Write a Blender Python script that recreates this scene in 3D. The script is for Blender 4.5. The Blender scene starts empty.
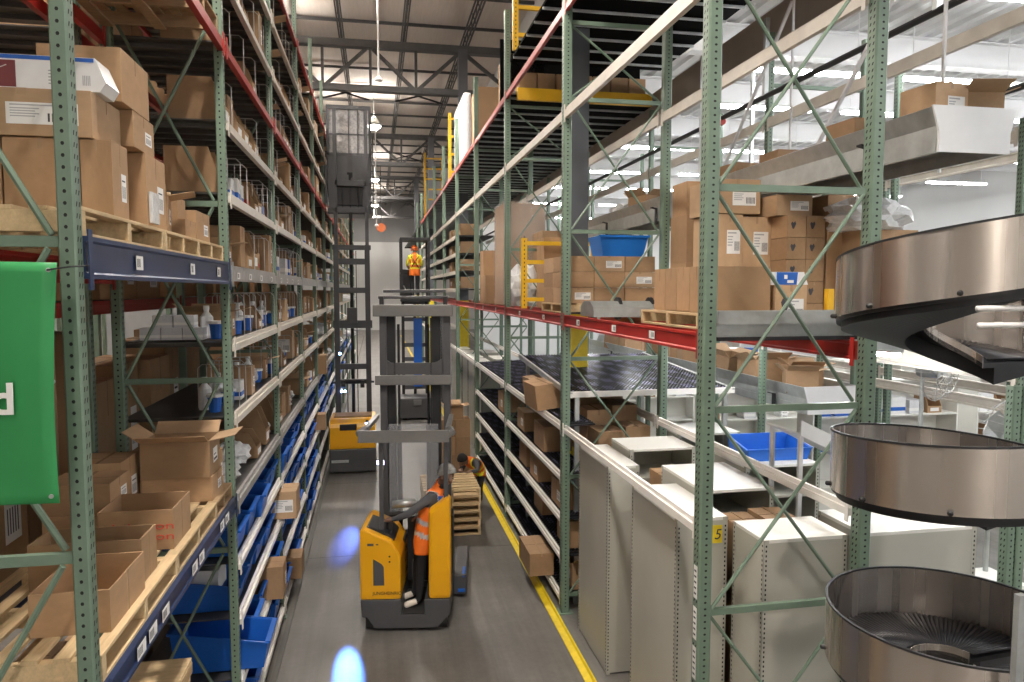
import bpy, bmesh, math, random
from mathutils import Vector, Matrix
random.seed(7)
PI = math.pi
sc = bpy.context.scene
COL = sc.collection

# ---------------------------------------------------------------- camera
FPX, YAW, PITCH, H = 716.7, 0.18685, 0.07114, 4.4
_f = Vector((math.sin(YAW)*math.cos(PITCH), math.cos(YAW)*math.cos(PITCH), -math.sin(PITCH)))
_r = Vector((math.cos(YAW), -math.sin(YAW), 0.0))
_u = _r.cross(_f)
cam_d = bpy.data.cameras.new('camera')
cam = bpy.data.objects.new('camera', cam_d)
COL.objects.link(cam)
cam_d.sensor_width = 36.0
cam_d.lens = FPX/1024*36
cam_d.clip_start = 0.05
cam_d.clip_end = 400
mw = Matrix((( _r.x, _u.x, -_f.x, 0), (_r.y, _u.y, -_f.y, 0), (_r.z, _u.z, -_f.z, H), (0, 0, 0, 1)))
cam.matrix_world = mw
sc.camera = cam

# ---------------------------------------------------------------- materials
def mat(name, col, r=0.6, m=0.0, var=0.0, scale=5.0, bump=0.0, orand=0.0, stretch=None, emit=0.0, ecol=None, alpha=1.0, trans=0.0, spec=None, hole=None):
    M = bpy.data.materials.new(name)
    M.use_nodes = True
    nt = M.node_tree
    b = nt.nodes['Principled BSDF']
    b.inputs['Base Color'].default_value = (*col, 1)
    b.inputs['Roughness'].default_value = r
    b.inputs['Metallic'].default_value = m
    if spec is not None:
        b.inputs['Specular IOR Level'].default_value = spec
    if emit:
        b.inputs['Emission Color'].default_value = (*(ecol or col), 1)
        b.inputs['Emission Strength'].default_value = emit
    if alpha < 1:
        b.inputs['Alpha'].default_value = alpha
    if trans:
        b.inputs['Transmission Weight'].default_value = trans
    if var or bump or orand:
        tc = nt.nodes.new('ShaderNodeTexCoord')
        mp = nt.nodes.new('ShaderNodeMapping')
        nt.links.new(tc.outputs['Object'], mp.inputs['Vector'])
        if stretch:
            mp.inputs['Scale'].default_value = stretch
        nz = nt.nodes.new('ShaderNodeTexNoise')
        nz.inputs['Scale'].default_value = scale
        nz.inputs['Detail'].default_value = 6
        nz.inputs['Roughness'].default_value = 0.65
        nt.links.new(mp.outputs['Vector'], nz.inputs['Vector'])
        mr = nt.nodes.new('ShaderNodeMapRange')
        mr.inputs['From Min'].default_value = 0.25
        mr.inputs['From Max'].default_value = 0.75
        mr.inputs['To Min'].default_value = 1-var
        mr.inputs['To Max'].default_value = 1+var
        nt.links.new(nz.outputs['Fac'], mr.inputs['Value'])
        fac = mr.outputs['Result']
        if orand:
            oi = nt.nodes.new('ShaderNodeObjectInfo')
            m2 = nt.nodes.new('ShaderNodeMapRange')
            m2.inputs['To Min'].default_value = 1-orand
            m2.inputs['To Max'].default_value = 1+orand
            nt.links.new(oi.outputs['Random'], m2.inputs['Value'])
            ml = nt.nodes.new('ShaderNodeMath')
            ml.operation = 'MULTIPLY'
            nt.links.new(fac, ml.inputs[0])
            nt.links.new(m2.outputs['Result'], ml.inputs[1])
            fac = ml.outputs[0]
        vm = nt.nodes.new('ShaderNodeVectorMath')
        vm.operation = 'SCALE'
        vm.inputs[0].default_value = col
        nt.links.new(fac, vm.inputs['Scale'])
        nt.links.new(vm.outputs['Vector'], b.inputs['Base Color'])
        if bump:
            bp = nt.nodes.new('ShaderNodeBump')
            bp.inputs['Strength'].default_value = bump
            bp.inputs['Distance'].default_value = 0.02
            nt.links.new(nz.outputs['Fac'], bp.inputs['Height'])
            nt.links.new(bp.outputs['Normal'], b.inputs['Normal'])
    return M

GREEN = mat('green_paint', (0.150, 0.215, 0.158), 0.42, 0, 0.12, 9)
BLACK = mat('black_gap', (0.006, 0.006, 0.006), 0.7)
RED = mat('red_paint', (0.36, 0.017, 0.012), 0.45, 0, 0.12, 4)
BLUEB = mat('blue_paint', (0.013, 0.030, 0.090), 0.42, 0, 0.12, 5)
SILVER = mat('cream_paint', (0.62, 0.57, 0.50), 0.42, 0.0, 0.10, 6)
WSILV = mat('white_beam_paint', (0.86, 0.83, 0.79), 0.35, 0.0, 0.06, 6)
GREYB = mat('grey_beam_steel', (0.38, 0.37, 0.36), 0.42, 0.35, 0.25, 10)
GALV = mat('galvanised_steel', (0.50, 0.52, 0.51), 0.38, 0.6, 0.18, 7)
DECK = mat('deck_steel', (0.10, 0.095, 0.09), 0.5, 0.4, 0.2, 6)
WIRE = mat('chrome_wire', (0.55, 0.54, 0.52), 0.3, 0.7, 0.1, 20)
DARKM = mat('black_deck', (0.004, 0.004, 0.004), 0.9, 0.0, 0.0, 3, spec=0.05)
ROLL = mat('black_roller', (0.018, 0.018, 0.022), 0.32, 0, 0.3, 20)
WHEEL = mat('skate_wheel', (0.16, 0.15, 0.26), 0.3, 0, 0.2, 20)
YEL = mat('yellow_paint', (0.80, 0.46, 0.015), 0.45, 0, 0.08, 6)
LEMON = mat('yellow_line', (0.82, 0.62, 0.02), 0.5, 0, 0.15, 8)
TYEL = mat('truck_yellow', (0.83, 0.40, 0.006), 0.32, 0, 0.04, 3)
TGREY = mat('truck_grey', (0.075, 0.075, 0.080), 0.42, 0, 0.12, 5)
TLGREY = mat('mast_grey', (0.19, 0.185, 0.18), 0.38, 0.3, 0.12, 5)
TBLUE = mat('slate_truck_paint', (0.060, 0.063, 0.070), 0.4, 0.1, 0.15, 5)
TBLACK = mat('black_plastic', (0.014, 0.014, 0.016), 0.5, 0, 0.2, 6)
RUBBER = mat('rubber', (0.02, 0.02, 0.02), 0.8)
CARD = mat('cardboard', (0.37, 0.228, 0.122), 0.78, 0, 0.10, 4, 0.05, 0.16)
CARDL = mat('light_cardboard', (0.45, 0.295, 0.17), 0.78, 0, 0.10, 4, 0.05, 0.12)
CARDD = mat('inner_cardboard', (0.31, 0.19, 0.10), 0.85, 0, 0.12, 4)
TAPE = mat('packing_tape', (0.40, 0.27, 0.16), 0.25, 0, 0.1, 10)
SEAM = mat('carton_seam', (0.13, 0.075, 0.035), 0.9)
LABEL = mat('paper_label', (0.82, 0.81, 0.79), 0.6)
INK = mat('label_ink', (0.05, 0.05, 0.06), 0.7)
INKG = mat('grey_label_ink', (0.42, 0.42, 0.44), 0.7)
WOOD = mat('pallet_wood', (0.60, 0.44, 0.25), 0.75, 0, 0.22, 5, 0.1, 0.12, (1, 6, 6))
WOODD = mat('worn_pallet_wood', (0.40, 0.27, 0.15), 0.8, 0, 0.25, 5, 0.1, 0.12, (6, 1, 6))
BLUEP = mat('blue_plastic', (0.010, 0.112, 0.50), 0.38, 0, 0.08, 3, 0, 0.15)
WHITEP = mat('white_plastic', (0.80, 0.80, 0.80), 0.4, 0, 0.05, 6)
GREYBOX = mat('silver_carton', (0.62, 0.62, 0.64), 0.5, 0, 0.15, 12)
CAB = mat('putty_enamel', (0.45, 0.44, 0.385), 0.30, 0, 0.04, 3)
CABW = mat('white_enamel', (0.78, 0.77, 0.72), 0.35, 0, 0.03, 3)
STEELW = mat('white_steel', (0.80, 0.80, 0.80), 0.4, 0, 0.04, 4)
WRAP = mat('stretch_wrap', (0.85, 0.86, 0.88), 0.12, 0, 0, alpha=0.22)
BAG = mat('clear_bag_plastic', (0.78, 0.79, 0.80), 0.2, 0, 0.2, 14, 0.5, alpha=0.75)
BRIGHTW = mat('white_film', (0.85, 0.85, 0.86), 0.3, 0, 0.12, 9, 0.6)
GREENB = mat('green_vinyl', (0.03, 0.275, 0.08), 0.5, 0, 0.06, 3)
GLASS = mat('clear_screen', (0.75, 0.78, 0.82), 0.08, 0, 0, alpha=0.16)
MESHG = mat('scratched_screen', (0.55, 0.55, 0.56), 0.3, 0.0, 0.5, 14, alpha=0.55)
SKIN = mat('skin', (0.20, 0.105, 0.065), 0.5, 0, 0.06, 10)
SKINL = mat('pale_skin', (0.42, 0.24, 0.17), 0.5, 0, 0.06, 10)
ORANGE = mat('orange_vest', (0.95, 0.20, 0.02), 0.6, 0, 0.06, 10)
HIVY = mat('yellow_shirt', (0.85, 0.80, 0.03), 0.6, 0, 0.06, 10)
REFL = mat('reflective_tape', (0.62, 0.62, 0.64), 0.3, 0.3, 0.05, 10)
DKCLOTH = mat('black_cloth', (0.012, 0.012, 0.014), 0.85, 0, 0.2, 14)
GRCLOTH = mat('charcoal_cloth', (0.075, 0.075, 0.082), 0.85, 0, 0.2, 14)
KNIT = mat('grey_knit', (0.34, 0.34, 0.33), 0.9, 0, 0.2, 60, 0.4)
SHOE = mat('cream_shoe', (0.70, 0.62, 0.54), 0.6, 0, 0.08, 12)
HELM = mat('orange_helmet', (0.90, 0.17, 0.03), 0.35)
ROOF = mat('roof_deck', (0.74, 0.665, 0.60), 0.75, 0, 0.08, 2, 0, 0, (8, .5, 1))
JOIST = mat('dark_steel', (0.06, 0.058, 0.058), 0.55, 0, 0.2, 4)
COLUMN = mat('column_paint', (0.085, 0.09, 0.10), 0.45, 0, 0.08, 2)
WALLW = mat('white_wall', (0.68, 0.68, 0.67), 0.7, 0, 0.03, 1)
WALLG = mat('grey_wall', (0.30, 0.30, 0.30), 0.7, 0, 0.05, 1)
CREAMB = mat('beige_steel', (0.38, 0.335, 0.285), 0.5, 0, 0.06, 3)
CORR = mat('white_roof', (0.74, 0.74, 0.74), 0.5, 0, 0.03, 2)
LAMP = mat('lamp_lens', (1, 1, 1), 0.4, emit=90, ecol=(1.0, 0.93, 0.84))
TUBE = mat('tube_glow', (1, 1, 1), 0.4, emit=58, ecol=(0.98, 0.99, 1.0))
SCREEN = mat('screen_glow', (0.6, 0.55, 1.0), 0.3, emit=6, ecol=(0.75, 0.7, 1.0))
BLED = mat('blue_led', (0.3, 0.5, 1.0), 0.3, emit=30, ecol=(0.25, 0.45, 1.0))
MAROON = mat('maroon_print', (0.20, 0.045, 0.05), 0.4)
PBLUE = mat('blue_print', (0.02, 0.12, 0.50), 0.4)
PGREEN = mat('green_print', (0.02, 0.28, 0.08), 0.4)
PRED = mat('red_print', (0.55, 0.06, 0.04), 0.5)

# stainless: brushed, with vertical streaks in roughness
SS = mat('brushed_stainless', (0.60, 0.54, 0.49), 0.27, 1.0)
nt = SS.node_tree
_b = nt.nodes['Principled BSDF']; _b.inputs['Anisotropic'].default_value = 0.90; _b.inputs['Anisotropic Rotation'].default_value = 0.25; _b.inputs['Roughness'].default_value = 0.30
_t = nt.nodes.new('ShaderNodeTangent'); _t.direction_type = 'RADIAL'; _t.axis = 'Z'; nt.links.new(_t.outputs['Tangent'], _b.inputs['Tangent'])
tc = nt.nodes.new('ShaderNodeTexCoord'); mp = nt.nodes.new('ShaderNodeMapping'); nz = nt.nodes.new('ShaderNodeTexNoise'); mr = nt.nodes.new('ShaderNodeMapRange')
mp.inputs['Scale'].default_value = (4, 4, 0.02); nz.inputs['Scale'].default_value = 2; nz.inputs['Detail'].default_value = 2
mr.inputs['To Min'].default_value = 0.22; mr.inputs['To Max'].default_value = 0.32
nt.links.new(tc.outputs['Object'], mp.inputs['Vector']); nt.links.new(mp.outputs['Vector'], nz.inputs['Vector'])
nt.links.new(nz.outputs['Fac'], mr.inputs['Value']); nt.links.new(mr.outputs['Result'], _b.inputs['Roughness'])
SSIN = SS

# concrete floor: worn, stained, with tyre polish along the aisle
FLOOR = bpy.data.materials.new('concrete_floor'); FLOOR.use_nodes = True
nt = FLOOR.node_tree; b = nt.nodes['Principled BSDF']
tc = nt.nodes.new('ShaderNodeTexCoord')
def _noise(scale, st, detail=6):
    mp = nt.nodes.new('ShaderNodeMapping'); mp.inputs['Scale'].default_value = st
    nz = nt.nodes.new('ShaderNodeTexNoise'); nz.inputs['Scale'].default_value = scale; nz.inputs['Detail'].default_value = detail
    nz.inputs['Roughness'].default_value = 0.62
    nt.links.new(tc.outputs['Object'], mp.inputs['Vector']); nt.links.new(mp.outputs['Vector'], nz.inputs['Vector'])
    return nz.outputs['Fac']
def _ramp(fac, a, bcol, p0, p1):
    rp = nt.nodes.new('ShaderNodeValToRGB')
    rp.color_ramp.elements[0].color = (*a, 1); rp.color_ramp.elements[1].color = (*bcol, 1)
    rp.color_ramp.elements[0].position = p0; rp.color_ramp.elements[1].position = p1
    nt.links.new(fac, rp.inputs['Fac']); return rp.outputs['Color']
c1 = _ramp(_noise(0.9, (1, 1, 1)), (0.125, 0.117, 0.106), (0.205, 0.194, 0.180), 0.3, 0.7)
c2 = _ramp(_noise(2.2, (2.4, 0.10, 1)), (0.72, 0.72, 0.72), (1.12, 1.12, 1.12), 0.32, 0.68)
c3 = _ramp(_noise(14, (1, 1, 1)), (0.90, 0.90, 0.90), (1.06, 1.06, 1.06), 0.3, 0.7)
mx = nt.nodes.new('ShaderNodeMix'); mx.data_type = 'RGBA'; mx.blend_type = 'MULTIPLY'; mx.inputs[0].default_value = 1
nt.links.new(c1, mx.inputs[6]); nt.links.new(c2, mx.inputs[7])
mx2 = nt.nodes.new('ShaderNodeMix'); mx2.data_type = 'RGBA'; mx2.blend_type = 'MULTIPLY'; mx2.inputs[0].default_value = 1
nt.links.new(mx.outputs[2], mx2.inputs[6]); nt.links.new(c3, mx2.inputs[7])
nt.links.new(mx2.outputs[2], b.inputs['Base Color'])
b.inputs['Roughness'].default_value = 0.42

# ---------------------------------------------------------------- mesh builder
class MB:
    def __init__(s):
        s.v, s.f, s.m = [], [], []
    def add(s, vs, fs, m=0):
        o = len(s.v); s.v += [tuple(x) for x in vs]
        for f in fs:
            s.f.append(tuple(i+o for i in f)); s.m.append(m)
        return s
    def box(s, a, b, m=0):
        x0, y0, z0 = a; x1, y1, z1 = b
        return s.add([(x0,y0,z0),(x1,y0,z0),(x1,y1,z0),(x0,y1,z0),(x0,y0,z1),(x1,y0,z1),(x1,y1,z1),(x0,y1,z1)],
                     [(0,3,2,1),(4,5,6,7),(0,1,5,4),(1,2,6,5),(2,3,7,6),(3,0,4,7)], m)
    def obox(s, c, ex, ey, ez, m=0):
        c, ex, ey, ez = Vector(c), Vector(ex), Vector(ey), Vector(ez)
        vs = [c+sx*ex+sy*ey+sz*ez for sz in (-1,1) for sx, sy in ((-1,-1),(1,-1),(1,1),(-1,1))]
        return s.add(vs, [(0,3,2,1),(4,5,6,7),(0,1,5,4),(1,2,6,5),(2,3,7,6),(3,0,4,7)], m)
    def bar(s, p, q, w, h, m=0, up=(0,0,1)):
        p, q = Vector(p), Vector(q); d = (q-p); L = d.length
        if L < 1e-6: return s
        d.normalize(); up = Vector(up)
        if abs(d.dot(up)) > 0.98: up = Vector((0,1,0))
        sd = d.cross(up).normalized(); u2 = sd.cross(d)
        return s.obox((p+q)/2, d*L/2, sd*w/2, u2*h/2, m)
    def tube(s, pts, r, n=8, m=0, cap=True):
        pts = [Vector(p) for p in pts]; rings = []
        rr = r if isinstance(r, (list, tuple)) else [r]*len(pts)
        for i, p in enumerate(pts):
            d = (pts[min(i+1, len(pts)-1)]-pts[max(i-1, 0)]).normalized()
            a = Vector((0,0,1)) if abs(d.z) < 0.9 else Vector((1,0,0))
            x = d.cross(a).normalized(); y = x.cross(d)
            rings.append([p+(x*math.cos(2*PI*k/n)+y*math.sin(2*PI*k/n))*rr[i] for k in range(n)])
        vs = [v for rg in rings for v in rg]; fs = []
        for i in range(len(pts)-1):
            for k in range(n):
                a, b = i*n+k, i*n+(k+1) % n
                fs.append((a, b, b+n, a+n))
        if cap:
            fs.append(tuple(range(n-1, -1, -1))); fs.append(tuple((len(pts)-1)*n+k for k in range(n)))
        return s.add(vs, fs, m)
    def prism(s, poly, axis, a, b, m=0):
        def P(u, v, w):
            return {'x': (w, u, v), 'y': (u, w, v), 'z': (u, v, w)}[axis]
        n = len(poly)
        vs = [P(u, v, a) for u, v in poly]+[P(u, v, b) for u, v in poly]
        fs = [tuple(range(n-1, -1, -1)), tuple(range(n, 2*n))]+[(i, (i+1) % n, (i+1) % n+n, i+n) for i in range(n)]
        return s.add(vs, fs, m)
    def lathe(s, prof, n=16, c=(0,0,0), m=0):
        cx, cy, cz = c; vs = []; fs = []
        for r, z in prof:
            vs += [(cx+r*math.cos(2*PI*k/n), cy+r*math.sin(2*PI*k/n), cz+z) for k in range(n)]
        for i in range(len(prof)-1):
            for k in range(n):
                a, b = i*n+k, i*n+(k+1) % n
                fs.append((a, b, b+n, a+n))
        fs.append(tuple(range(n-1, -1, -1))); fs.append(tuple((len(prof)-1)*n+k for k in range(n)))
        return s.add(vs, fs, m)
    def ell(s, c, r, n=12, m=0, zmin=-1.0, zmax=1.0):
        prof = []
        for i in range(n+1):
            t = -PI/2+PI*i/n
            if zmin-1e-6 <= math.sin(t) <= zmax+1e-6: prof.append((max(math.cos(t), 0.02), math.sin(t)))
        k0 = len(s.v); s.lathe(prof, n+4, (0,0,0), m)
        for i in range(k0, len(s.v)):
            x, y, z = s.v[i]; s.v[i] = (c[0]+x*r[0], c[1]+y*r[1], c[2]+z*r[2])
        return s
    def mesh(s, name, mats, bevel=0.0, smooth=False, fix=True):
        me = bpy.data.meshes.new(name)
        me.from_pydata(s.v, [], s.f)
        for q in mats: me.materials.append(q)
        me.polygons.foreach_set('material_index', s.m)
        if fix or bevel:
            bm = bmesh.new(); bm.from_mesh(me)
            bmesh.ops.recalc_face_normals(bm, faces=bm.faces)
            if bevel:
                es = [e for e in bm.edges if len(e.link_faces) == 2 and e.calc_face_angle(0) > 0.6]
                bmesh.ops.bevel(bm, geom=es, offset=bevel, segments=2, affect='EDGES', profile=0.6, clamp_overlap=True)
            bm.to_mesh(me); bm.free()
        if smooth:
            me.polygons.foreach_set('use_smooth', [True]*len(me.polygons))
        me.update()
        return me
    def build(s, name, mats, parent=None, loc=(0,0,0), rot=(0,0,0), bevel=0.0, smooth=False):
        if not isinstance(mats, (list, tuple)): mats = [mats]
        return put(name, s.mesh(name, mats, bevel, smooth), parent, loc, rot)

def put(name, me, parent=None, loc=(0,0,0), rot=(0,0,0)):
    o = bpy.data.objects.new(name, me); COL.objects.link(o)
    o.location = loc; o.rotation_euler = rot
    if parent is not None: o.parent = parent
    return o
def tag(o, label, cat, group=None, kind=None):
    o['label'] = label; o['category'] = cat
    if group: o['group'] = group
    if kind: o['kind'] = kind
    return o
def thing(name, label, cat, loc=(0,0,0), rz=0.0, group=None):
    o = bpy.data.objects.new(name, None); COL.objects.link(o)
    o.empty_display_size = 0.1
    o.location = loc; o.rotation_euler = (0,0,rz)
    return tag(o, label, cat, group)
def struct(o):
    o['kind'] = 'structure'; return o
def kids(o): return CH.get(o.name, [])
CH = {}
def proto_done(root):
    def rec(o):
        CH[o.name] = [c for c in bpy.data.objects if c.parent == o]
        for c in CH[o.name]: rec(c)
    rec(root); root['used'] = 0
    return root
def dup(root, loc, rot=(0,0,0), scale=(1,1,1), label='', cat=None, group=None):
    if root['used'] == 0:
        root['used'] = 1; r = root
    else:
        r = root.copy(); COL.objects.link(r)
        for ch in CH[root.name]:
            c = ch.copy(); COL.objects.link(c); c.parent = r
            for g in CH.get(ch.name, []):
                d = g.copy(); COL.objects.link(d); d.parent = c
    r.location = loc; r.rotation_euler = rot if isinstance(rot, (tuple, list)) else (0,0,rot); r.scale = scale
    r['label'] = label
    if cat: r['category'] = cat
    if group: r['group'] = group
    return r
def font_mesh(o):
    bpy.context.view_layer.update()
    me = bpy.data.meshes.new_from_object(o.evaluated_get(bpy.context.evaluated_depsgraph_get()))
    n = put(o.name.split('.')[0]+'_', me, o.parent, o.location, o.rotation_euler); nm = o.name.split('.')[0]
    bpy.data.objects.remove(o); n.name = nm; return n
ORD = ['first','second','third','fourth','fifth','sixth','seventh','eighth','ninth','tenth','eleventh','twelfth','thirteenth','fourteenth','fifteenth']

# ---------------------------------------------------------------- pixel -> world helpers (real positions on real planes)
def ray(x, y): return _r*((x-512)/FPX)+_u*(-(y-341)/FPX)+_f
def atX(x, y, X): d = ray(x, y); return Vector((0,0,H))+d*(X/d.x)
def atY(x, y, Y): d = ray(x, y); return Vector((0,0,H))+d*(Y/d.y)
def atZ(x, y, Z): d = ray(x, y); return Vector((0,0,H))+d*((Z-H)/d.z)

# ================================================================ SETTING
WALLY = 80.0
struct(MB().box((-16, -12, -0.2), (46, WALLY, 0)).build('floor', FLOOR))
struct(MB().box((-16, -12, 14.6), (5.6, WALLY, 14.8)).build('ceiling', ROOF))
struct(MB().box((-16, WALLY, 0), (46, WALLY+.2, 9.6)).build('wall_back', WALLW))
struct(MB().box((5.75, 42, 0), (46, 42.2, 9.3)).build('wall_hall_back', WALLW))
struct(MB().box((-16, WALLY, 9.6), (46, WALLY+.2, 14.8)).build('wall_back_upper', WALLG))
struct(MB().box((-16.2, -12, 0), (-16, WALLY, 14.8)).build('wall_left', WALLG))
struct(MB().box((24, -12, 0), (24.2, 42, 9.6)).build('wall_right', WALLW))
struct(MB().box((-16, -12.2, 0), (46, -12, 14.8)).build('wall_front', WALLW))
# right hall: corrugated white roof, white beams
mb = MB(); zc = 9.3
x = 5.6
while x < 46:
    mb.prism([(x, zc), (x+.10, zc), (x+.14, zc+.07), (x+.30, zc+.07), (x+.34, zc), (x+.34, zc+.16), (x, zc+.16)], 'y', -12, WALLY); x += .34
struct(mb.build('ceiling_right_hall', CORR))
struct(MB().box((5.6, -12, 9.46), (5.75, WALLY, 14.8)).build('wall_bulkhead', WALLW))
n = 0
for Y in [2.5+3.4*i for i in range(14)]:
    b_ = MB(); b_.box((5.7, Y-.14, zc-.03), (46, Y+.14, zc)); b_.box((5.7, Y-.02, zc-.5), (46, Y+.02, zc-.03)); b_.box((5.7, Y-.14, zc-.53), (46, Y+.14, zc-.5))
    n += 1; struct(b_.build('trim_%d' % n, CORR))
# floor joints
for Y in (7.35, 11.9, 16.5, 21.2, 27, 33):
    n += 1; struct(MB().box((-1.25, Y, 0), (2.4, Y+.012, .0015)).build('trim_%d' % n, mat('joint', (.10,.095,.085), .8)))
# yellow guide rail and pale wheel marks
n += 1; struct(MB().prism([(2.25, 0), (2.36, 0), (2.36, .05), (2.345, .05), (2.33, .02), (2.25, .012)], 'y', 2.5, 70).build('trim_%d' % n, LEMON))
n += 1; struct(MB().box((-1.22, 2.5, 0), (-1.16, 70, .03)).build('trim_%d' % n, mat('dark_guide_rail', (.12,.115,.105), .6)))

# high roof: joists, trusses, columns
def joist(x):
    mb = MB(); z = 13.9
    for dx in (-.05, .05):
        mb.box((x+dx-.025, -10, z+.27), (x+dx+.025, WALLY, z+.33)); mb.box((x+dx-.025, -10, z-.30), (x+dx+.025, WALLY, z-.24))
    Y = -10
    while Y < 60:
        mb.bar((x, Y, z+.28), (x, Y+.6, z-.26), .03, .03); mb.bar((x, Y+.6, z-.26), (x, Y+1.2, z+.28), .03, .03); Y += 1.2
    return struct(mb.build('roof_joist', JOIST))
for x in (-12.65, -10.35, -8.05, -5.75, -3.45, -1.15, 1.15, 3.5): joist(x)
for Y in [8+2.9*i for i in range(25)]:
    struct(MB().box((-16, Y-.045, 14.42), (5.6, Y+.045, 14.52)).build('roof_purlin', JOIST))
for Y in (27.3, 43.0, 58.6, 74):
    mb = MB(); zt, zb = 13.3, 11.72
    mb.box((-16, Y-.16, zt-.13), (5.5, Y+.16, zt+.13)); mb.box((-16, Y-.14, zb-.11), (5.5, Y+.14, zb+.11))
    xs = [3.25-3.35*i for i in range(6)]
    for i, x in enumerate(xs[:-1]):
        mid = x-1.7
        mb.bar((x-.15, Y, zt-.15), (mid, Y, zb), .12, .12, up=(0,1,0)); mb.bar((mid, Y, zb), (xs[i+1]+.1, Y, zt-.15), .12, .12, up=(0,1,0))
        mb.box((mid-.05, Y-.05, zb), (mid+.05, Y+.05, zt)); mb.box((xs[i+1]-.05, Y-.05, zb), (xs[i+1]+.05, Y+.05, zt))
    mb.bar((3.4, Y, zt-.15), (5.3, Y, zb), .12, .12, up=(0,1,0))
    struct(mb.build('roof_truss', JOIST))
    mb = MB()
    for s in (-1, 1):
        for xa in (-6, -2.4, 1.0):
            mb.bar((xa, Y+7.8, 13.9), (xa+2.2, Y+7.8, 13.3), .07, .07); mb.bar((xa, Y+7.8, 13.3), (xa+2.2, Y+7.8, 13.9), .07, .07)
    struct(mb.build('roof_cross_brace', JOIST))
for Y, X in ((11.65, 3.28), (27.3, 3.28), (43, 3.28), (58.6, 3.28)):
    mb = MB()
    mb.box((X-.17, Y-.17, 4.0), (X+.17, Y+.17, 13.3), 0); mb.box((X-.175, Y-.175, 0), (X+.175, Y+.175, 4.0), 1); mb.box((X-.25, Y-.25, 0), (X+.25, Y+.25, .03), 0)
    struct(mb.build('steel_column', [COLUMN, LEMON]))

# mezzanine deck over the module: black boards on pale ribs
DX0, DX1, DZ = 2.5, 5.45, 8.0
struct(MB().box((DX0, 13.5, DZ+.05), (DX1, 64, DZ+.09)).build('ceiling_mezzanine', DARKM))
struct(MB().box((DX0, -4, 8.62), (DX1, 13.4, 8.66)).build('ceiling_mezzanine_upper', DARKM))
mb = MB(); Y = -2.0
while Y < 62:
    zr = DZ if Y > 13.4 else 8.57
    mb.box((DX0, Y-.018, zr+.015), (DX1, Y+.018, zr+.05)); Y += .58
struct(mb.build('trim_mezzanine_ribs', GALV))
struct(MB().prism([(DX1, DZ-.22), (DX1+.09, DZ-.22), (DX1+.09, DZ-.20), (DX1+.02, DZ-.20), (DX1+.02, DZ+.26), (DX1+.09, DZ+.26), (DX1+.09, DZ+.29), (DX1, DZ+.29)], 'y', -4, 64).build('trim_mezzanine_edge', CREAMB))
struct(MB().box((2.62, 13.30, 7.92), (5.25, 13.38, 8.14)).build('trim_yellow_header', YEL))
struct(MB().box((2.55, 13.40, 8.06), (5.3, 14.4, 8.10)).build('trim_header_shelf', WALLG))
struct(MB().box((2.5, 14.5, 8.04), (5.45, 14.54, 9.4)).build('trim_gap_blocker', DARKM))  # added black panel, blocks the bright gap between upper and lower deck
# module floor (level of the red beams) between the racks
struct(MB().box((3.9, 5.3, 3.9), (5.2, 30, 4.0)).build('floor_walkway', GALV))

# ================================================================ RACKS
_post = {}
def post_mesh(h, holes, aisle):
    k = (round(h, 2), holes, aisle)
    if k in _post: return _post[k]
    mb = MB(); w, d = .042, .040
    mb.prism([(-w, -d+.01), (-w+.01, -d), (w-.01, -d), (w, -d+.01), (w, d), (w-.012, d), (w-.012, -d+.03), (-w+.012, -d+.03), (-w+.012, d), (-w, d)], 'z', 0, h, 0)
    mb.box((-.08, -.07, 0), (.08, .07, .012), 0)
    if holes:
        z = .10; e = .0012
        while z < h-.04:
            mb.add([(.009*math.cos(a), -d-e, z+.009*math.sin(a)) for a in [PI/3*i for i in range(6)]], [(0,1,2,3,4,5)], 1)
            for sx in (aisle,):
                for yo in (-.016, .016):
                    t = .004*sx
                    mb.add([(sx*(w+e), yo-.005-t, z-.012), (sx*(w+e), yo+.005-t, z-.012), (sx*(w+e), yo+.006+t, z+.010), (sx*(w+e), yo-.006+t, z+.010)], [(0,1,2,3)], 1)
            z += .0508
    _post[k] = mb.mesh('post', [GREEN, BLACK], fix=False)
    bm = bmesh.new(); bm.from_mesh(_post[k]); bmesh.ops.recalc_face_normals(bm, faces=[f for f in bm.faces if f.material_index == 0]); bm.to_mesh(_post[k]); bm.free()
    return _post[k]
_beam = {}
def beam_mesh(L, h, M_, step, sgn):
    """profile in XZ, runs along +Y from 0..L, front face at x=0 looking to sgn"""
    k = (round(L, 2), h, M_.name, step, sgn)
    if k in _beam: return _beam[k]
    mb = MB(); s = -sgn
    if step:
        pr = [(0, 0), (s*.05, 0), (s*.05, h), (s*.022, h), (s*.022, h-.04), (0, h-.04)]
    else:
        pr = [(0, 0), (s*.06, 0), (s*.06, h), (0, h), (0, h-.02), (s*.012, h-.03), (s*.012, .03), (0, .02)]
    mb.prism(pr, 'y', .045, L-.045, 0)
    for y in (.04, L-.085):
        mb.box((min(0, -s*.006), y, -.05), (max(0, -s*.006)+.001, y+.045, h+.03), 0)
    _beam[k] = mb.mesh('beam', [M_])
    return _beam[k]
def frame_braces(root, Y, xa, xb, zs, X=True):
    for z in zs:
        MB().box((xa, Y-.018, z-.022), (xb, Y+.018, z+.022)).build('horizontal_brace', GREEN, root)
    if X:
        for a, b in zip(zs[:-1], zs[1:]):
            i = .05
            MB().tube([(xa+i, Y-.02, a+.03), (xb-i, Y-.02, b-.03)], .014, 6).build('diagonal_brace', GREEN, root)
            MB().tube([(xb-i, Y+.02, a+.03), (xa+i, Y+.02, b-.03)], .014, 6).build('diagonal_brace', GREEN, root)
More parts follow.
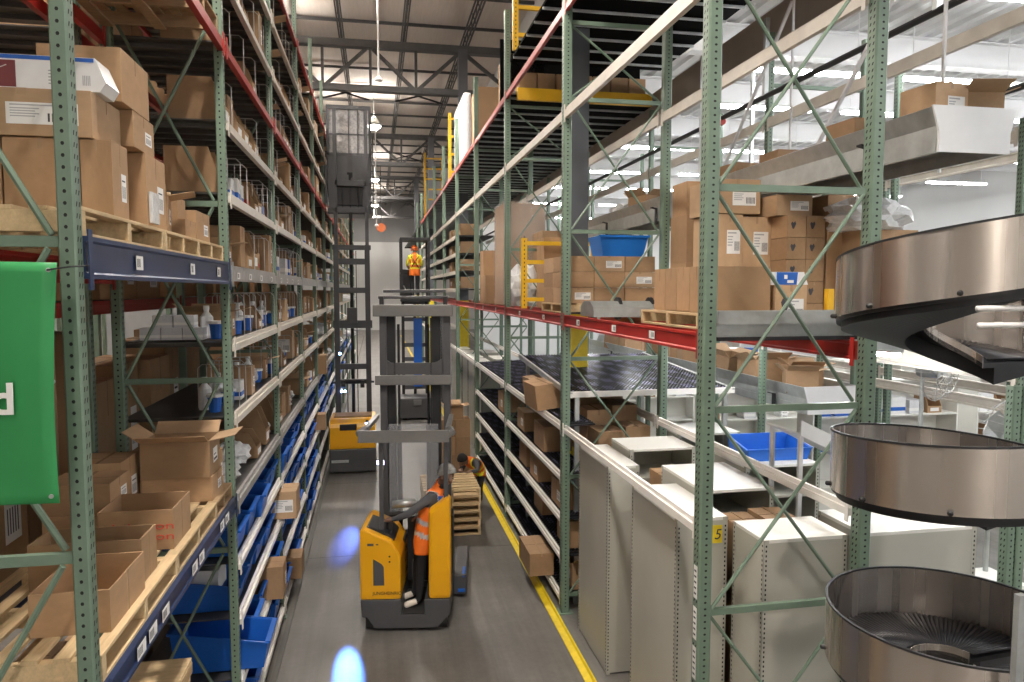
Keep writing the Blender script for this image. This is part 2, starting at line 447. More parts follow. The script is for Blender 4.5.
def label_plate(parent, y, z, x, sgn, w=.10, h=.055):
    e = .002*sgn
    mb = MB(); mb.box((x-abs(e)/2, y-w/2, z-h/2), (x+abs(e)/2, y+w/2, z+h/2), 0)
    for k in range(5):
        mb.box((x+e*.5-.0004, y-w*.42+k*w*.11, z-h*.3), (x+e*.5+.0004, y-w*.42+k*w*.11+w*.05, z+h*.3), 1)
    return mb.build('label_plate', [LABEL, INK], parent)

# ---- rack of tall shelves (beside the aisle, camera side of the blue beams)
LX, LB = -1.27, -2.20
LY = [3.46, 6.72, 9.78, 13.0, 16.1, 19.2, 22.3, 25.4, 28.5, 31.6, 34.7, 37.8, 40.9, 44.0]
rackL = thing('pallet_rack', 'long green rack of tall shelves with blue and red beams along the aisle', 'rack', (LX, 3.3, 0))
def rel(o, root):  # parent keeping world numbers
    o.parent = root; o.location = Vector(o.location)-root.location
LVL = [.20, .83, 1.41, 1.93, 2.52, 3.28, 3.95, 4.62, 5.27, 5.90, 6.57, 7.20, 7.90, 8.62]
RackH = 9.7
deckm = {}
def deck_mesh(L, D, M_=None):
    k = (round(L, 2), round(D, 2))
    if k in deckm: return deckm[k]
    mb = MB(); mb.box((-D, .03, -.012), (-.055, L-.03, 0))
    y = .15
    while y < L-.1:
        mb.box((-D, y, -.05), (-.055, y+.04, -.012)); y += .26
    deckm[k] = mb.mesh('deck', [DECK]); return deckm[k]
for i, Y in enumerate(LY):
    hol = Y < 15
    o = put('post', post_mesh(RackH, hol, 1), rackL, (LX-.042-LX, Y-3.3, 0)); o.scale = (.88, .9, 1)
    if i < 7:
        o = put('post', post_mesh(RackH, i < 2, 1), rackL, (LB-LX, Y-3.3, 0))
    zs = [.45, 1.82, 3.20, 4.61, 6.02, 7.4] if i == 0 else [.5, 2.05, 3.60, 5.15, 6.70, 8.2]
    if i < 4:
        r0 = MB()
        for z in zs:
            MB().box((LB-LX+.03, Y-3.3-.018, z-.024), (-.08, Y-3.3+.018, z+.024)).build('horizontal_brace', GREEN, rackL)
        for a, b in zip(zs[:-1], zs[1:]):
            MB().tube([(LB-LX+.06, Y-3.3-.02, a+.03), (-.12, Y-3.3-.02, b-.03)], .015, 6).build('diagonal_brace', GREEN, rackL)
            MB().tube([(-.12, Y-3.3+.02, a+.03), (LB-LX+.06, Y-3.3+.02, b-.03)], .015, 6).build('diagonal_brace', GREEN, rackL)
def lbeam(i, z, M_, h, step, name='beam', back=False):
    L = LY[i+1]-LY[i]
    return put(name, beam_mesh(L, h, M_, step, 1), rackL, ((LB-LX) if back else .012, LY[i]-3.3, z-h))
# near pallet bay
for z, M_, h in ((2.55, BLUEB, .13), (4.64, BLUEB, .19), (6.57, RED, .12)):
    bm_ = lbeam(0, z, M_, h, M_ is RED)
    lbeam(0, z, RED if M_ is BLUEB and z > 4 else M_, h, M_ is RED, back=True)
    if M_ is BLUEB:
        for y in ((.75, 1.9, 2.75) if z > 4 else (.55, .75, 1.0, 1.7, 1.9, 2.6, 2.8)):
            label_plate(bm_, y, h*.5, .0015, 1, .11 if z > 4 else .14, .075)
for i in range(1, len(LY)-1):
    L = LY[i+1]-LY[i]
    for k, z in enumerate(LVL):
        if i >= 7 and k in (0, 2): continue
        if k == 7: M_, h, st = GREYB, .14, True
        elif k == 4: M_, h, st = GREYB, .11, True
        elif k in (10, 13): M_, h, st = RED, .11, True
        elif k < 4: M_, h, st = WSILV, .09, True
        else: M_, h, st = SILVER, .10, True
        bm_ = lbeam(i, z, M_, h, st)
        if k == 7 and i < 3:
            for y in (.35, 1.0, 1.7, 2.5): label_plate(bm_, y, .05, .0015, 1, .13, .06)
        if i < 8: put('shelf_deck', deck_mesh(L, .95), rackL, (.012, LY[i]-3.3, z-.015))

# ---- pallets and cartons: prototypes
def carton_proto(kind):
    M_ = CARDL if kind == 'c' else CARD
    mb = MB(); mb.box((-.5, -.5, 0), (.5, .5, 1), 0)
    root = put('carton', mb.mesh('carton', [M_, SEAM], 0.006)); tag(root, '', 'carton')
    t = MB(); t.box((-.035, -.502, .86), (.035, .502, 1.003), 0); t.box((-.502, -.502, .999), (-.004, .502, 1.0015), 1) if False else None
    t.build('tape', TAPE, root)
    s_ = MB(); s_.box((-.5015, -.006, .995), (.5015, .006, 1.0012)); s_.box((.495, -.006, .70), (.5012, .006, 1.0))
    s_.build('flap_seam', SEAM, root)
    if kind != 'b':
        l = MB()
        if kind == 'a':
            l.box((.5, .05, .25), (.503, .36, .62), 0)
            for k in range(5): l.box((.503, .09+k*.05, .30), (.5035, .11+k*.05, .46), 1)
            l.box((.503, .09, .52), (.5035, .30, .54), 1)
        else:
            l.box((-.12, -.503, .24), (.40, -.5, .70), 0)
            for k in range(7): l.box((.18+k*.03, -.5035, .30), (.195+k*.03, -.503, .48), 1)
            for k in range(4): l.box((-.09, -.5035, .56-k*.055), (.12-.03*(k % 2), -.503, .585-k*.055), 2)
            l.box((-.09, -.5035, .63), (.25, -.503, .66), 2)
        l.build('label_sticker', [LABEL, INK, INKG], root)
    return proto_done(root)
def open_proto():
    t = .016; mb = MB()
    mb.box((-.5, -.5, 0), (.5, .5, .02), 0)
    for a, b in (((-.5, -.5, 0), (.5, -.5+t, 1)), ((-.5, .5-t, 0), (.5, .5, 1)), ((-.5, -.5+t, 0), (-.5+t, .5-t, 1)), ((.5-t, -.5+t, 0), (.5, .5-t, 1))):
        mb.box(a, b, 0)
    root = put('open_carton', mb.mesh('open_carton', [CARD, CARDD])); tag(root, '', 'carton')
    for hx, hy, dx, dy, ang, ln in ((0, -.5, 0, -1, .55, .42), (0, .5, 0, 1, .75, .42), (-.5, 0, -1, 0, .9, .40), (.5, 0, 1, 0, .35, .40)):
        f = MB(); c, s = math.cos(ang), math.sin(ang)
        d = Vector((dx*c, dy*c, s)); side = Vector((abs(dy), abs(dx), 0)); nrm = d.cross(side)
        f.obox(Vector((hx, hy, 1))+d*ln/2, d*ln/2, side*.49, nrm*.008)
        f.build('flap', CARDL, root)
    l = MB(); l.box((.5, -.15, .3), (.503, .25, .7)); l.box((.503, -.1, .36), (.5035, .2, .42), 1); l.box((.503, -.1, .5), (.5035, .1, .53), 1)
    l.build('label_sticker', [LABEL, INK], root)
    return proto_done(root)
def tray_proto():
    """open carton without flaps, rim cut clean"""
    t = .018; mb = MB(); mb.box((-.5, -.5, 0), (.5, .5, .02))
    for a, b in (((-.5, -.5, 0), (.5, -.5+t, 1)), ((-.5, .5-t, 0), (.5, .5, 1)), ((-.5, -.5+t, 0), (-.5+t, .5-t, 1)), ((.5-t, -.5+t, 0), (.5, .5-t, 1))):
        mb.box(a, b)
    root = put('open_carton', mb.mesh('tray_carton', [CARD])); tag(root, '', 'carton')
    s_ = MB(); s_.box((.5, -.02, .0), (.5015, .02, 1.0)); s_.build('tape', TAPE, root)
    return proto_done(root)
def bin_proto():
    """corrugated shelf bin: open top, cut-down front, contents inside"""
    t = .04; mb = MB(); mb.box((-.5, -.5, 0), (.5, .5, .03))
    for sy in (-1, 1):
        y0, y1 = sorted((sy*.5, sy*(.5-t)))
        mb.prism([(-.5, 0), (.5, 0), (.5, .42), (.30, 1.0), (-.5, 1.0)], 'y', y0, y1)
    mb.box((-.5, -.46, 0), (-.46, .46, 1)); mb.box((.46, -.46, 0), (.5, .46, .42))
    root = put('shelf_bin_carton', mb.mesh('bin_carton', [CARD])); tag(root, '', 'carton')
    MB().box((.5, -.3, .1), (.506, .3, .32)).build('label_sticker', LABEL, root)
    return proto_done(root)
def bluebin_proto():
    mb = MB(); t = .022
    def ring(z, k): return [(-.5*k, -.5*k, z), (.5*k, -.5*k, z), (.5*k, .5*k, z), (-.5*k, .5*k, z)]
    o0, o1 = ring(0, .90), ring(1, 1.0); i0, i1 = ring(.04, .85), ring(1, .95)
    # front wall (x=+) is scooped lower
    for r_ in (o1, i1):
        for q in (1, 2): r_[q] = (r_[q][0], r_[q][1], .62)
    vs = o0+o1+i0+i1
    fs = [(0,3,2,1), (0,1,5,4), (1,2,6,5), (2,3,7,6), (3,0,4,7), (8,9,10,11), (8,12,13,9), (9,13,14,10), (10,14,15,11), (11,15,12,8), (4,5,13,12), (5,6,14,13), (6,7,15,14), (7,4,12,15)]
    mb.add(vs, fs)
    for sy in (-1, 1): mb.bar((-.5, sy*.505, 1.0), (.5, sy*.505, .62), .03, .04)
    mb.box((.475, -.5, .60), (.53, .5, .66)); mb.box((-.53, -.5, .96), (-.48, .5, 1.02))
    root = put('blue_bin', mb.mesh('blue_bin', [BLUEP])); tag(root, '', 'bin')
    MB().box((.452, -.2, .12), (.468, .2, .40)).build('label_card', LABEL, root) if False else None
    return proto_done(root)
def pallet_mesh(M_):
    mb = MB(); W, D, h = 1.0, 1.2, .135    # W along X, D along Y
    for i in range(7):
        y = -D/2+i*(D-.10)/6; mb.box((-W/2, y, h-.02), (W/2, y+.10+(.04 if i in (0, 6) else 0)*(-1 if i == 6 else 1)*0, h))
    for x in (-W/2+.02, 0, W/2-.02):
        mb.box((x-.02, -D/2, .018), (x+.02, D/2, h-.02))
    for y in (-D/2, -.06, D/2-.12): mb.box((-W/2, y, 0), (W/2, y+.12, .018))
    return mb.mesh('pallet', [M_], .003)
PAL, PALD = pallet_mesh(WOOD), pallet_mesh(WOODD)
def pallet(x, y, z, sx=1, sy=1, rz=0, label='', dark=False, group='wooden pallets'):
    turn = group != 'stacked wooden pallets'
    o = put('pallet', PALD if dark else PAL, None, (x, y, z), (0, 0, rz+(PI/2 if turn else 0))); o.scale = (sy*1.2, sx/1.2, 1) if turn else (sx, sy, 1)
    return tag(o, label, 'pallet', group)
CA, CB_, CC = carton_proto('a'), carton_proto('b'), carton_proto('c')
OPEN, TRAY, BINC, BBIN = open_proto(), tray_proto(), bin_proto(), bluebin_proto()
def ctn(kind, x0, x1, y0, y1, z0, z1, label, rz=0, group=None, cat='carton', rot=None):
    p = {'a': CA, 'b': CB_, 'c': CC, 'o': OPEN, 't': TRAY, 'n': BINC, 'u': BBIN}[kind]
    return dup(p, ((x0+x1)/2, (y0+y1)/2, z0), rot or (0, 0, rz), (x1-x0, y1-y0, z1-z0), label, cat, group)

# ================================================================ NEAR PALLET BAY (blue beams)
G = 'cartons on the pallets over the blue beams'
pallet(-1.74, 4.18, 4.64, .90, 1.08, label='new pale pallet on the upper blue beam, under the big stacked cartons')
pallet(-1.74, 5.28, 4.64, .90, .72, label='pale pallet on the upper blue beam, under the small opened carton')
pallet(-1.74, 6.14, 4.64, .90, .72, label='pale pallet on the upper blue beam, next to the far post')
ZU = 4.775
ctn('b', -2.24, -1.86, 4.10, 4.60, ZU, ZU+.39, 'brown carton at the outer edge of the upper blue beam pallet, cut by the photo', group=G)
ctn('b', -1.85, -1.50, 4.10, 4.62, ZU, ZU+.40, 'brown carton on the upper pallet, behind the nearest green post', group=G)
ctn('a', -1.49, -1.34, 4.10, 4.34, ZU, ZU+.40, 'narrow brown carton with loose sticker, on the upper pallet by the nearest post', group=G)
ctn('c', -2.06, -1.42, 4.08, 4.50, ZU+.405, ZU+.64, 'wide brown carton with white address label, second layer of the upper pallet', group=G)
ctn('b', -1.78, -1.36, 4.36, 4.84, ZU+.66, ZU+.95, 'large brown carton on top of the stack under the red beam', group=G)
ctn('a', -1.78, -1.36, 4.53, 4.92, ZU+.45, ZU+.655, 'brown carton under the topmost carton of the upper pallet stack', group=G)
ctn('a', -1.75, -1.35, 4.70, 5.10, ZU, ZU+.445, 'tall brown carton at the end of the upper pallet with label and bag', group=G)
b_ = MB(); b_.box((-1.346, 4.72, ZU+.03), (-1.325, 4.86, ZU+.22)); tag(b_.build('document_pouch', BAG, None, bevel=.006), 'clear document pouch stuck to the tall carton on the upper pallet', 'pouch')
# loose sticker on the narrow carton, printed white box on the wide carton
t = thing('printed_box', 'white printed box with blue stripe and maroon panel on the wide carton', 'box', (-1.83, 4.22, ZU+.645))
m_ = MB(); m_.prism([(-.46, 0), (.44, 0), (.47, .05), (.42, .17), (-.46, .17)], 'y', -.10, .10, 0); m_.build('box_body', WHITEP, t)
m_ = MB(); m_.box((-.455, -.1015, .148), (.415, -.10, .168)); m_.build('blue_stripe', PBLUE, t)
m_ = MB(); m_.box((-.455, -.1015, .008), (.05, -.10, .140)); m_.build('maroon_panel', MAROON, t)
m_ = MB()
for k, (x, z, a) in enumerate(((-.30, .07, .5), (-.16, .09, .25), (-.05, .085, .15))):
    m_.bar((x-.05, -.102, z-.02), (x+.06, -.102, z+.03), .003, .010, 0, up=(0,1,0)); m_.lathe([(.014, -.001), (.014, .001)], 10, (x-.05, -.102, z-.02), 0)
m_.build('instrument_print', LABEL, t)
m_ = MB()
for k in range(5): m_.box((.20, -.1015, .03+k*.016), (.20+.10*(1-.1*k), -.10, .036+k*.016))
for k in range(5): m_.box((.36+.008*k, -.1015, .03), (.364+.008*k, -.10, .08))
m_.build('small_print', INKG, t)
dup(OPEN, (-1.62, 5.35, ZU), (0, 0, .2), (.44, .34, .26), 'dark opened carton with ragged flaps on the upper blue beam', group=G)
ctn('b', -1.72, -1.36, 5.62, 5.92, ZU, ZU+.14, 'low brown carton by the far post on the upper blue beam', group=G)
ctn('a', -1.70, -1.36, 5.95, 6.40, ZU, ZU+.24, 'brown carton with taped corner on the third upper pallet', group=G)
ctn('b', -1.66, -1.42, 5.66, 5.88, ZU+.145, ZU+.30, 'small pale carton on the low carton of the upper blue beam', group=G)
# lower pallet level
G2 = 'cartons on the pallets over the lower blue beam'
ZL = 2.685
pallet(-1.74, 4.22, 2.55, .9, 1.1, label='pale pallet on the lower blue beam, under the flapless open carton')
pallet(-1.74, 5.45, 2.55, .9, .98, label='pallet on the lower blue beam, under the carton with red lettering')
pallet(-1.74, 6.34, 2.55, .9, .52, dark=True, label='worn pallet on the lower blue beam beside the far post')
ctn('t', -1.70, -1.33, 3.80, 4.34, ZL, ZL+.22, 'flapless open brown carton nearest on the lower pallet', group=G2)
ctn('t', -1.96, -1.36, 4.40, 4.68, ZL, ZL+.27, 'taller open carton behind the flapless one on the lower pallet', group=G2)
jx = ctn('t', -1.80, -1.34, 4.98, 5.42, ZL, ZL+.27, 'open carton with red lettering on the lower pallet', group=G2)
for w_, zz in (('Johnson', .62), ('Johnson', .36)):
    cu = bpy.data.curves.new('lettering', 'FONT'); cu.body = w_; cu.size = .26; cu.extrude = .002; cu.align_x = 'CENTER'
    o = bpy.data.objects.new('lettering', cu); COL.objects.link(o); cu.materials.append(PRED); o.parent = jx
    o.location = (.1, -.504, zz-.10); o.rotation_euler = (PI/2, 0, 0); font_mesh(o)
ctn('b', -2.22, -1.84, 5.20, 5.62, ZL, ZL+.19, 'brown carton low in the stack at the back edge of the lower pallets', group=G2)
ctn('a', -2.22, -1.80, 5.22, 5.60, ZL+.19, ZL+.40, 'brown carton on top of the stack at the back edge of the lower pallets', group=G2)
ctn('a', -2.24, -1.90, 5.75, 6.15, ZL+.0, ZL+.42, 'tall brown carton behind the lower pallet stack', group=G2)
ctn('b', -2.22, -1.89, 6.18, 6.55, ZL, ZL+.18, 'flat brown carton beside the wide carton under the opened one', group=G2)
ctn('a', -1.86, -1.33, 6.08, 6.46, ZL, ZL+.20, 'wide brown carton carrying the opened carton on the lower pallet', group=G2)
ctn('o', -1.86, -1.34, 6.06, 6.44, ZL+.20, ZL+.50, 'opened brown carton with raised flaps on the wide carton', group=G2)
ctn('a', -1.60, -1.36, 6.48, 6.66, ZL, ZL+.32, 'small brown carton squeezed against the far post', group=G2)
# tall crate on the floor below
t = thing('wooden_crate', 'pale plywood crate on the floor below the lower blue beam', 'crate', (-1.72, 4.75, 0))
m_ = MB(); m_.box((-.40, -.45, .12), (.40, .45, 1.78)); m_.box((-.41, -.46, 1.78), (.41, .46, 1.82)); m_.build('crate_body', WOOD, t, bevel=.004)
m_ = MB()
for sx in (-1, 1):
    for z in (.18, .95, 1.72): m_.box((sx*.40-.015, -.45, z), (sx*.40+.015, .45, z+.07))
for sy in (-1, 0, 1): m_.box((-.40, sy*.40-.05, 0), (.40, sy*.40+.05, .12))
m_.build('batten', WOODD, t)

# green banner tied to the near frame
t = thing('banner', 'green vinyl banner with a white letter tied to the nearest rack frame', 'banner', (-1.262, 3.20, 3.525))
nx, nz_ = 40, 24; W_, Hh = 2.3, .985; vs = []; fs = []
for j in range(nz_+1):
    for i in range(nx+1):
        u, v = i/nx, j/nz_
        sag = .012*math.sin(v*PI)*(u > .9)
        vs.append((-W_+W_*u-sag-.03*(1-v), .010*math.sin(u*17)+.008*math.sin(u*9+v*4), Hh*v-.02*(1-u)*(1-v)+.03*(1-u)*v))
for j in range(nz_):
    for i in range(nx):
        a = j*(nx+1)+i; fs.append((a, a+1, a+nx+2, a+nx+1))
m_ = MB(); m_.add(vs, fs); o = m_.build('banner_sheet', GREENB, t, smooth=True)
sd = o.modifiers.new('thick', 'SOLIDIFY'); sd.thickness = .003
for z in (.03, .50, .955):
    m_ = MB(); m_.tube([(-.03-.03*(1-z/.985), -.014, z), (-.03-.03*(1-z/.985), .02, z)], .009, 12); m_.build('grommet', GALV, t)
for z in (.955,):
    m_ = MB(); m_.tube([(-.035, -.018, z), (.05, -.010, z+.014), (.10, .04, z+.02)], .004, 6); m_.build('tie_cord', TBLACK, t)
cu = bpy.data.curves.new('letter', 'FONT'); cu.body = 'd'; cu.size = .178; cu.extrude = .002; cu.offset = .0035; cu.materials.append(LABEL)
o = bpy.data.objects.new('letter', cu); COL.objects.link(o); o.parent = t; o.location = (-.255, -.034, .38); o.rotation_euler = (PI/2, 0, 0); font_mesh(o)

# pallets of goods in the rack above the red beam of this bay, dark slats seen from below
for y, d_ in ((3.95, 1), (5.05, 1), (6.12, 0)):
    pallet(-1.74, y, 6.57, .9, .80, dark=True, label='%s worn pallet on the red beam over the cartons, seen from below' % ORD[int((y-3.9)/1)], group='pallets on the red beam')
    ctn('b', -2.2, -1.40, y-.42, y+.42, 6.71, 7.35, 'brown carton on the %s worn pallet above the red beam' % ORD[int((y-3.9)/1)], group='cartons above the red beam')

# ================================================================ SHELF STOCK (tall shelving bays)
div = thing('wire_divider', '', 'divider')
m_ = MB()
for z in (.0,):
    m_.tube([(-.38, 0, 0), (-.38, 0, .30), (-.34, 0, .33), (-.05, 0, .33), (-.01, 0, .30), (-.01, 0, 0)], .0045, 5)
    m_.tube([(-.26, 0, 0), (-.26, 0, .33)], .0045, 5); m_.tube([(-.13, 0, 0), (-.13, 0, .33)], .0045, 5)
m_.build('wire_loop', WIRE, div); proto_done(div)
def lathe_proto(name, prof, mats, cat, capm=None):
    m_ = MB(); m_.lathe(prof, 12); o = put(name, m_.mesh(name, mats, smooth=False)); tag(o, '', cat)
    if capm:
        z = prof[-1][1]; MB().lathe([(prof[-1][0]*1.15, z-.005), (prof[-1][0]*1.15, z+.028)], 10).build('cap', capm, o)
    return proto_done(o)
BOT = lathe_proto('bottle', [(.05, 0), (.055, .02), (.055, .17), (.022, .21), (.022, .235)], [WHITEP], 'bottle', WHITEP)
TUB = lathe_proto('tub', [(.07, 0), (.085, .16), (.09, .165), (.09, .18)], [BLUEP], 'tub', WHITEP)
def bag_proto(M_):
    bm = bmesh.new(); bmesh.ops.create_icosphere(bm, subdivisions=3, radius=.5)
    rnd = random.Random(3)
    for v in bm.verts:
        k = 1+.16*math.sin(v.co.x*17+1)*math.sin(v.co.y*13)+.10*math.sin(v.co.z*23+v.co.x*9); v.co *= k
        v.co.z = max(v.co.z, -.34)+.34
    me = bpy.data.meshes.new('bag'); bm.to_mesh(me); bm.free(); me.materials.append(M_)
    o = put('plastic_bag', me); tag(o, '', 'bag'); return proto_done(o)
BAGP, BAGW = bag_proto(BAG), bag_proto(BRIGHTW)
SBOX = None
def sbox_proto(M_, stripe):
    m_ = MB(); m_.box((-.5, -.5, 0), (.5, .5, 1)); o = put('small_box', m_.mesh('small_box', [M_], .01)); tag(o, '', 'box')
    m_ = MB(); m_.box((.5, -.5, .2), (.504, .5, .42)); m_.box((-.5, -.504, .2), (.5, -.5, .42)); m_.build('printed_band', stripe, o); return proto_done(o)
SILB, WHB, REDB, BLB = sbox_proto(GREYBOX, LABEL), sbox_proto(WHITEP, PBLUE), sbox_proto(CARD, PRED), sbox_proto(PBLUE, LABEL)
POS = ['lowest','second','third','fourth','fifth','sixth','seventh','eighth','ninth','tenth','eleventh','twelfth','thirteenth','fourteenth']
def lab(desc, j, k, i):
    return '%s, %s along the %s shelf up, %s bay of the tall shelving' % (desc, ORD[j], POS[k], ORD[i-1])
rs = random.Random(21)
XF = LX-.05
for i in range(1, len(LY)-2):
    y0, L = LY[i]+.10, LY[i+1]-LY[i]-.2
    for k, z in enumerate(LVL[:-1]):
        gap = LVL[k+1]-z
        if i >= 4 and k < 2: continue
        if i >= 9 and k in (0, 3, 5, 12): continue
        if k <= 3:      # blue bins
            n_ = (5, 5, 4, 3, 2, 2, 1, 1, 1, 1, 1, 1)[i-1]
            w = L/n_
            for j in range(n_):
                if i == 1 and k == 1 and j == 0: continue
                yc = y0+(j+.5)*w; hh = rs.uniform(.34, .42)
                push = rs.uniform(-.04, .10)
                dup(BBIN, (XF-.42+push, yc, z+.003), (0, 0, rs.uniform(-.02, .02)), (.82, w-.07 if w < 1.2 else w-.1, hh), lab('blue plastic bin', j, k, i), 'bin', 'blue bins on the low shelves')
                if rs.random() < .40 and i < 4:
                    ch = rs.random(); p = CA if ch < .5 else (SILB if ch < .8 else WHB); s = rs.uniform(.2, .3)
                    dup(p, (XF-.38+push, yc, z+.03), (0, 0, rs.uniform(-.3, .3)), (s*1.3, s, hh*rs.uniform(.9, 1.05)), lab('small box in bin', j, k, i), 'box', 'boxes in blue bins')
            continue
        n_ = (8, 7, 5, 4, 3, 2, 2, 1, 1, 1, 1, 1)[i-1]
        w = L/n_
        for j in range(n_):
            yc = y0+(j+.5)*w; r_ = rs.random(); zz = z+.003
            hh = min(gap-.16, rs.uniform(.26, .46)); dx = rs.uniform(-.05, .02)
            if r_ < .03: pass
            elif k in (6, 5) and i < 4 and r_ < .34:
                for q in range(2):
                    dup(BOT if q else TUB, (XF-.10-.12*q+dx, yc+(q-.5)*.16, zz), 0, (1.1, 1.1, 1.15) if q else (.75, .75, .8), lab('white plastic bottle' if q else 'blue tub', j, k, i), group='bottles and tubs on the tall shelving')
            elif k in (5, 4, 6) and r_ < .50:
                dup(rs.choice((BAGP, BAGW)), (XF-.24+dx, yc, zz), (0, 0, rs.uniform(0, 3)), (.38, w*.62, hh*.8), lab('crumpled plastic bag', j, k, i), 'bag', 'plastic bags on the tall shelving')
            elif r_ < .56 and k < 9:
                dup(rs.choice((SILB, WHB, REDB, BLB)), (XF-.18+dx, yc, zz), (0, 0, rs.uniform(-.06, .06)), (.30, w*.55, hh*.6), lab('small printed box', j, k, i), 'box', 'printed boxes on the tall shelving')
            elif r_ < .74:
                m2 = max(1, int(w/.26)) if i < 3 else 1
                for q in range(min(m2, 2)):
                    dup(BINC, (XF-.24+dx, yc+(q-(min(m2, 2)-1)/2)*w*.45, zz), 0, (.46, w*.42 if m2 > 1 else w*.8, hh), lab('%sopen-front carton bin' % ('' if not q else 'farther '), j, k, i), 'carton', 'open-front carton bins')
            elif r_ < .90:
                dup(rs.choice((CA, CC, CB_)), (XF-.22+dx, yc, zz), (0, 0, rs.uniform(-.05, .05)), (.44, w*rs.uniform(.55, .8), hh), lab('brown closed carton', j, k, i), 'carton', 'closed cartons on the tall shelving')
            else:
                dup(OPEN, (XF-.26+dx, yc, zz), (0, 0, rs.uniform(-.1, .1)), (.42, w*.6, hh*.75), lab('opened brown carton', j, k, i), 'carton', 'opened cartons on the tall shelving')
            if i < 3 and k > 4 and rs.random() < .6:
                dup(div, (XF+.03, yc+w*.5, zz), 0, (1.0, 1, min(1.25, (gap-.14)/.34)), lab('chrome wire divider', j, k, i), 'divider', 'wire dividers on the tall shelving')
for j, (x, y, z) in enumerate(((-1.62, 6.92, 0), (-1.80, 6.92, 0), (-1.98, 6.92, 0), (-1.70, 6.94, .11), (-1.88, 6.94, .11), (-1.74, 7.12, 0))):
    dup(SILB, (x, y, 3.953+z), 0, (.17, .17, .11), 'silver small box, %s of the stack beside the second post' % ORD[j], 'box', 'silver boxes by the second post')
# cartons pushed out into the aisle from the low shelves
GP = 'cartons sticking out of the low shelves'
for (x0, x1, ya, yb, za, zb, txt, kd) in (
    (-1.50, -1.06, 9.55, 9.98, 1.42, 1.78, 'brown carton with white label jutting out over the aisle from the blue bins', 'c'),
    (-1.45, -1.10, 8.40, 8.75, .84, 1.22, 'brown carton leaning out of the second shelf by the near blue bins', 'a'),
    (-1.45, -1.12, 10.55, 10.95, .21, .52, 'brown carton low by the floor under the jutting carton', 'b'),
    (-1.45, -1.10, 15.6, 15.95, 1.42, 1.75, 'brown carton jutting out of the shelves just before the yellow truck', 'b'),
    (-1.42, -1.12, 16.4, 16.8, 2.53, 2.95, 'brown carton jutting out beside the raised mast of the far truck', 'a')):
    ctn(kd, x0, x1, ya, yb, za, zb, txt, rz=0, group=GP)
dup(BBIN, (-1.48, 7.10, .835), (0, 0, 0), (.86, .50, .40), 'large blue bin jutting out past the second post, second shelf up', 'bin', 'blue bins on the low shelves')

# ---- second shelving row behind, glimpsed through the first
rack2 = thing('pallet_rack', 'green rack with red beams standing behind the tall shelves', 'rack', (-2.45, 3.3, 0))
for i, Y in enumerate(LY[:7]):
    for x in (-2.45, -3.45): put('post', post_mesh(9.4, i < 2 and x > -3, 1), rack2, (x+2.45, Y-3.3, 0))
for i in range(6):
    L = LY[i+1]-LY[i]
    for z in (2.3, 4.3, 6.6, 8.4):
        for x in (-2.45, -3.39): put('beam', beam_mesh(L, .12, RED, True, 1), rack2, (x+2.46, LY[i]-3.3, z-.12))
        put('shelf_deck', deck_mesh(L, .95), rack2, (.0, LY[i]-3.3, z-.01))
rb = random.Random(5)
for i in range(6):
    for k, z in enumerate((.02, 2.3, 4.3, 6.6)):
        y = LY[i]+.15; j = 0
        while y < LY[i+1]-.7:
            w = rb.uniform(.55, .95); h = rb.uniform(1.1, 1.75) if k == 1 else rb.uniform(.5, 1.0)
            if rb.random() < .88:
                ctn(rb.choice('abb'), -3.3, -2.55-rb.uniform(0, .2), y, y+w-.06, z+.003, z+h, 'brown carton, %s along %s level, %s bay of the rack behind the tall shelves' % (ORD[j], POS[k], ORD[i]), group='cartons in the rack behind')
            y += w; j += 1
# far rack beyond it, lit goods over red beams
rack3 = thing('pallet_rack', 'far rack with red beams and pallets two aisles away', 'rack', (-6.6, 3.3, 0))
for i, Y in enumerate(LY[:6]):
    for x in (-6.6, -7.6): put('post', post_mesh(9.4, False, 1), rack3, (x+6.6, Y-3.3, 0))
for i in range(5):
    L = LY[i+1]-LY[i]
    for z in (2.2, 4.0, 6.2):
        for x in (-6.6, -7.54): put('beam', beam_mesh(L, .12, RED, True, 1), rack3, (x+6.61, LY[i]-3.3, z-.12))
    for k, z in enumerate((2.2, 4.0, 6.2)):
        for j in range(2):
            yy = LY[i]+.8+j*1.45
            pallet(-7.1, yy, z, .88, 1, label='%s pallet on %s level, %s bay of the far rack' % (ORD[j], POS[k], ORD[i]), group='pallets in the far rack')
            ctn('a', -7.5, -6.62, yy-.5, yy+.5, z+.14, z+1.1, 'carton load on %s pallet, %s level, %s bay of the far rack' % (ORD[j], POS[k], ORD[i]), group='cartons in the far rack')

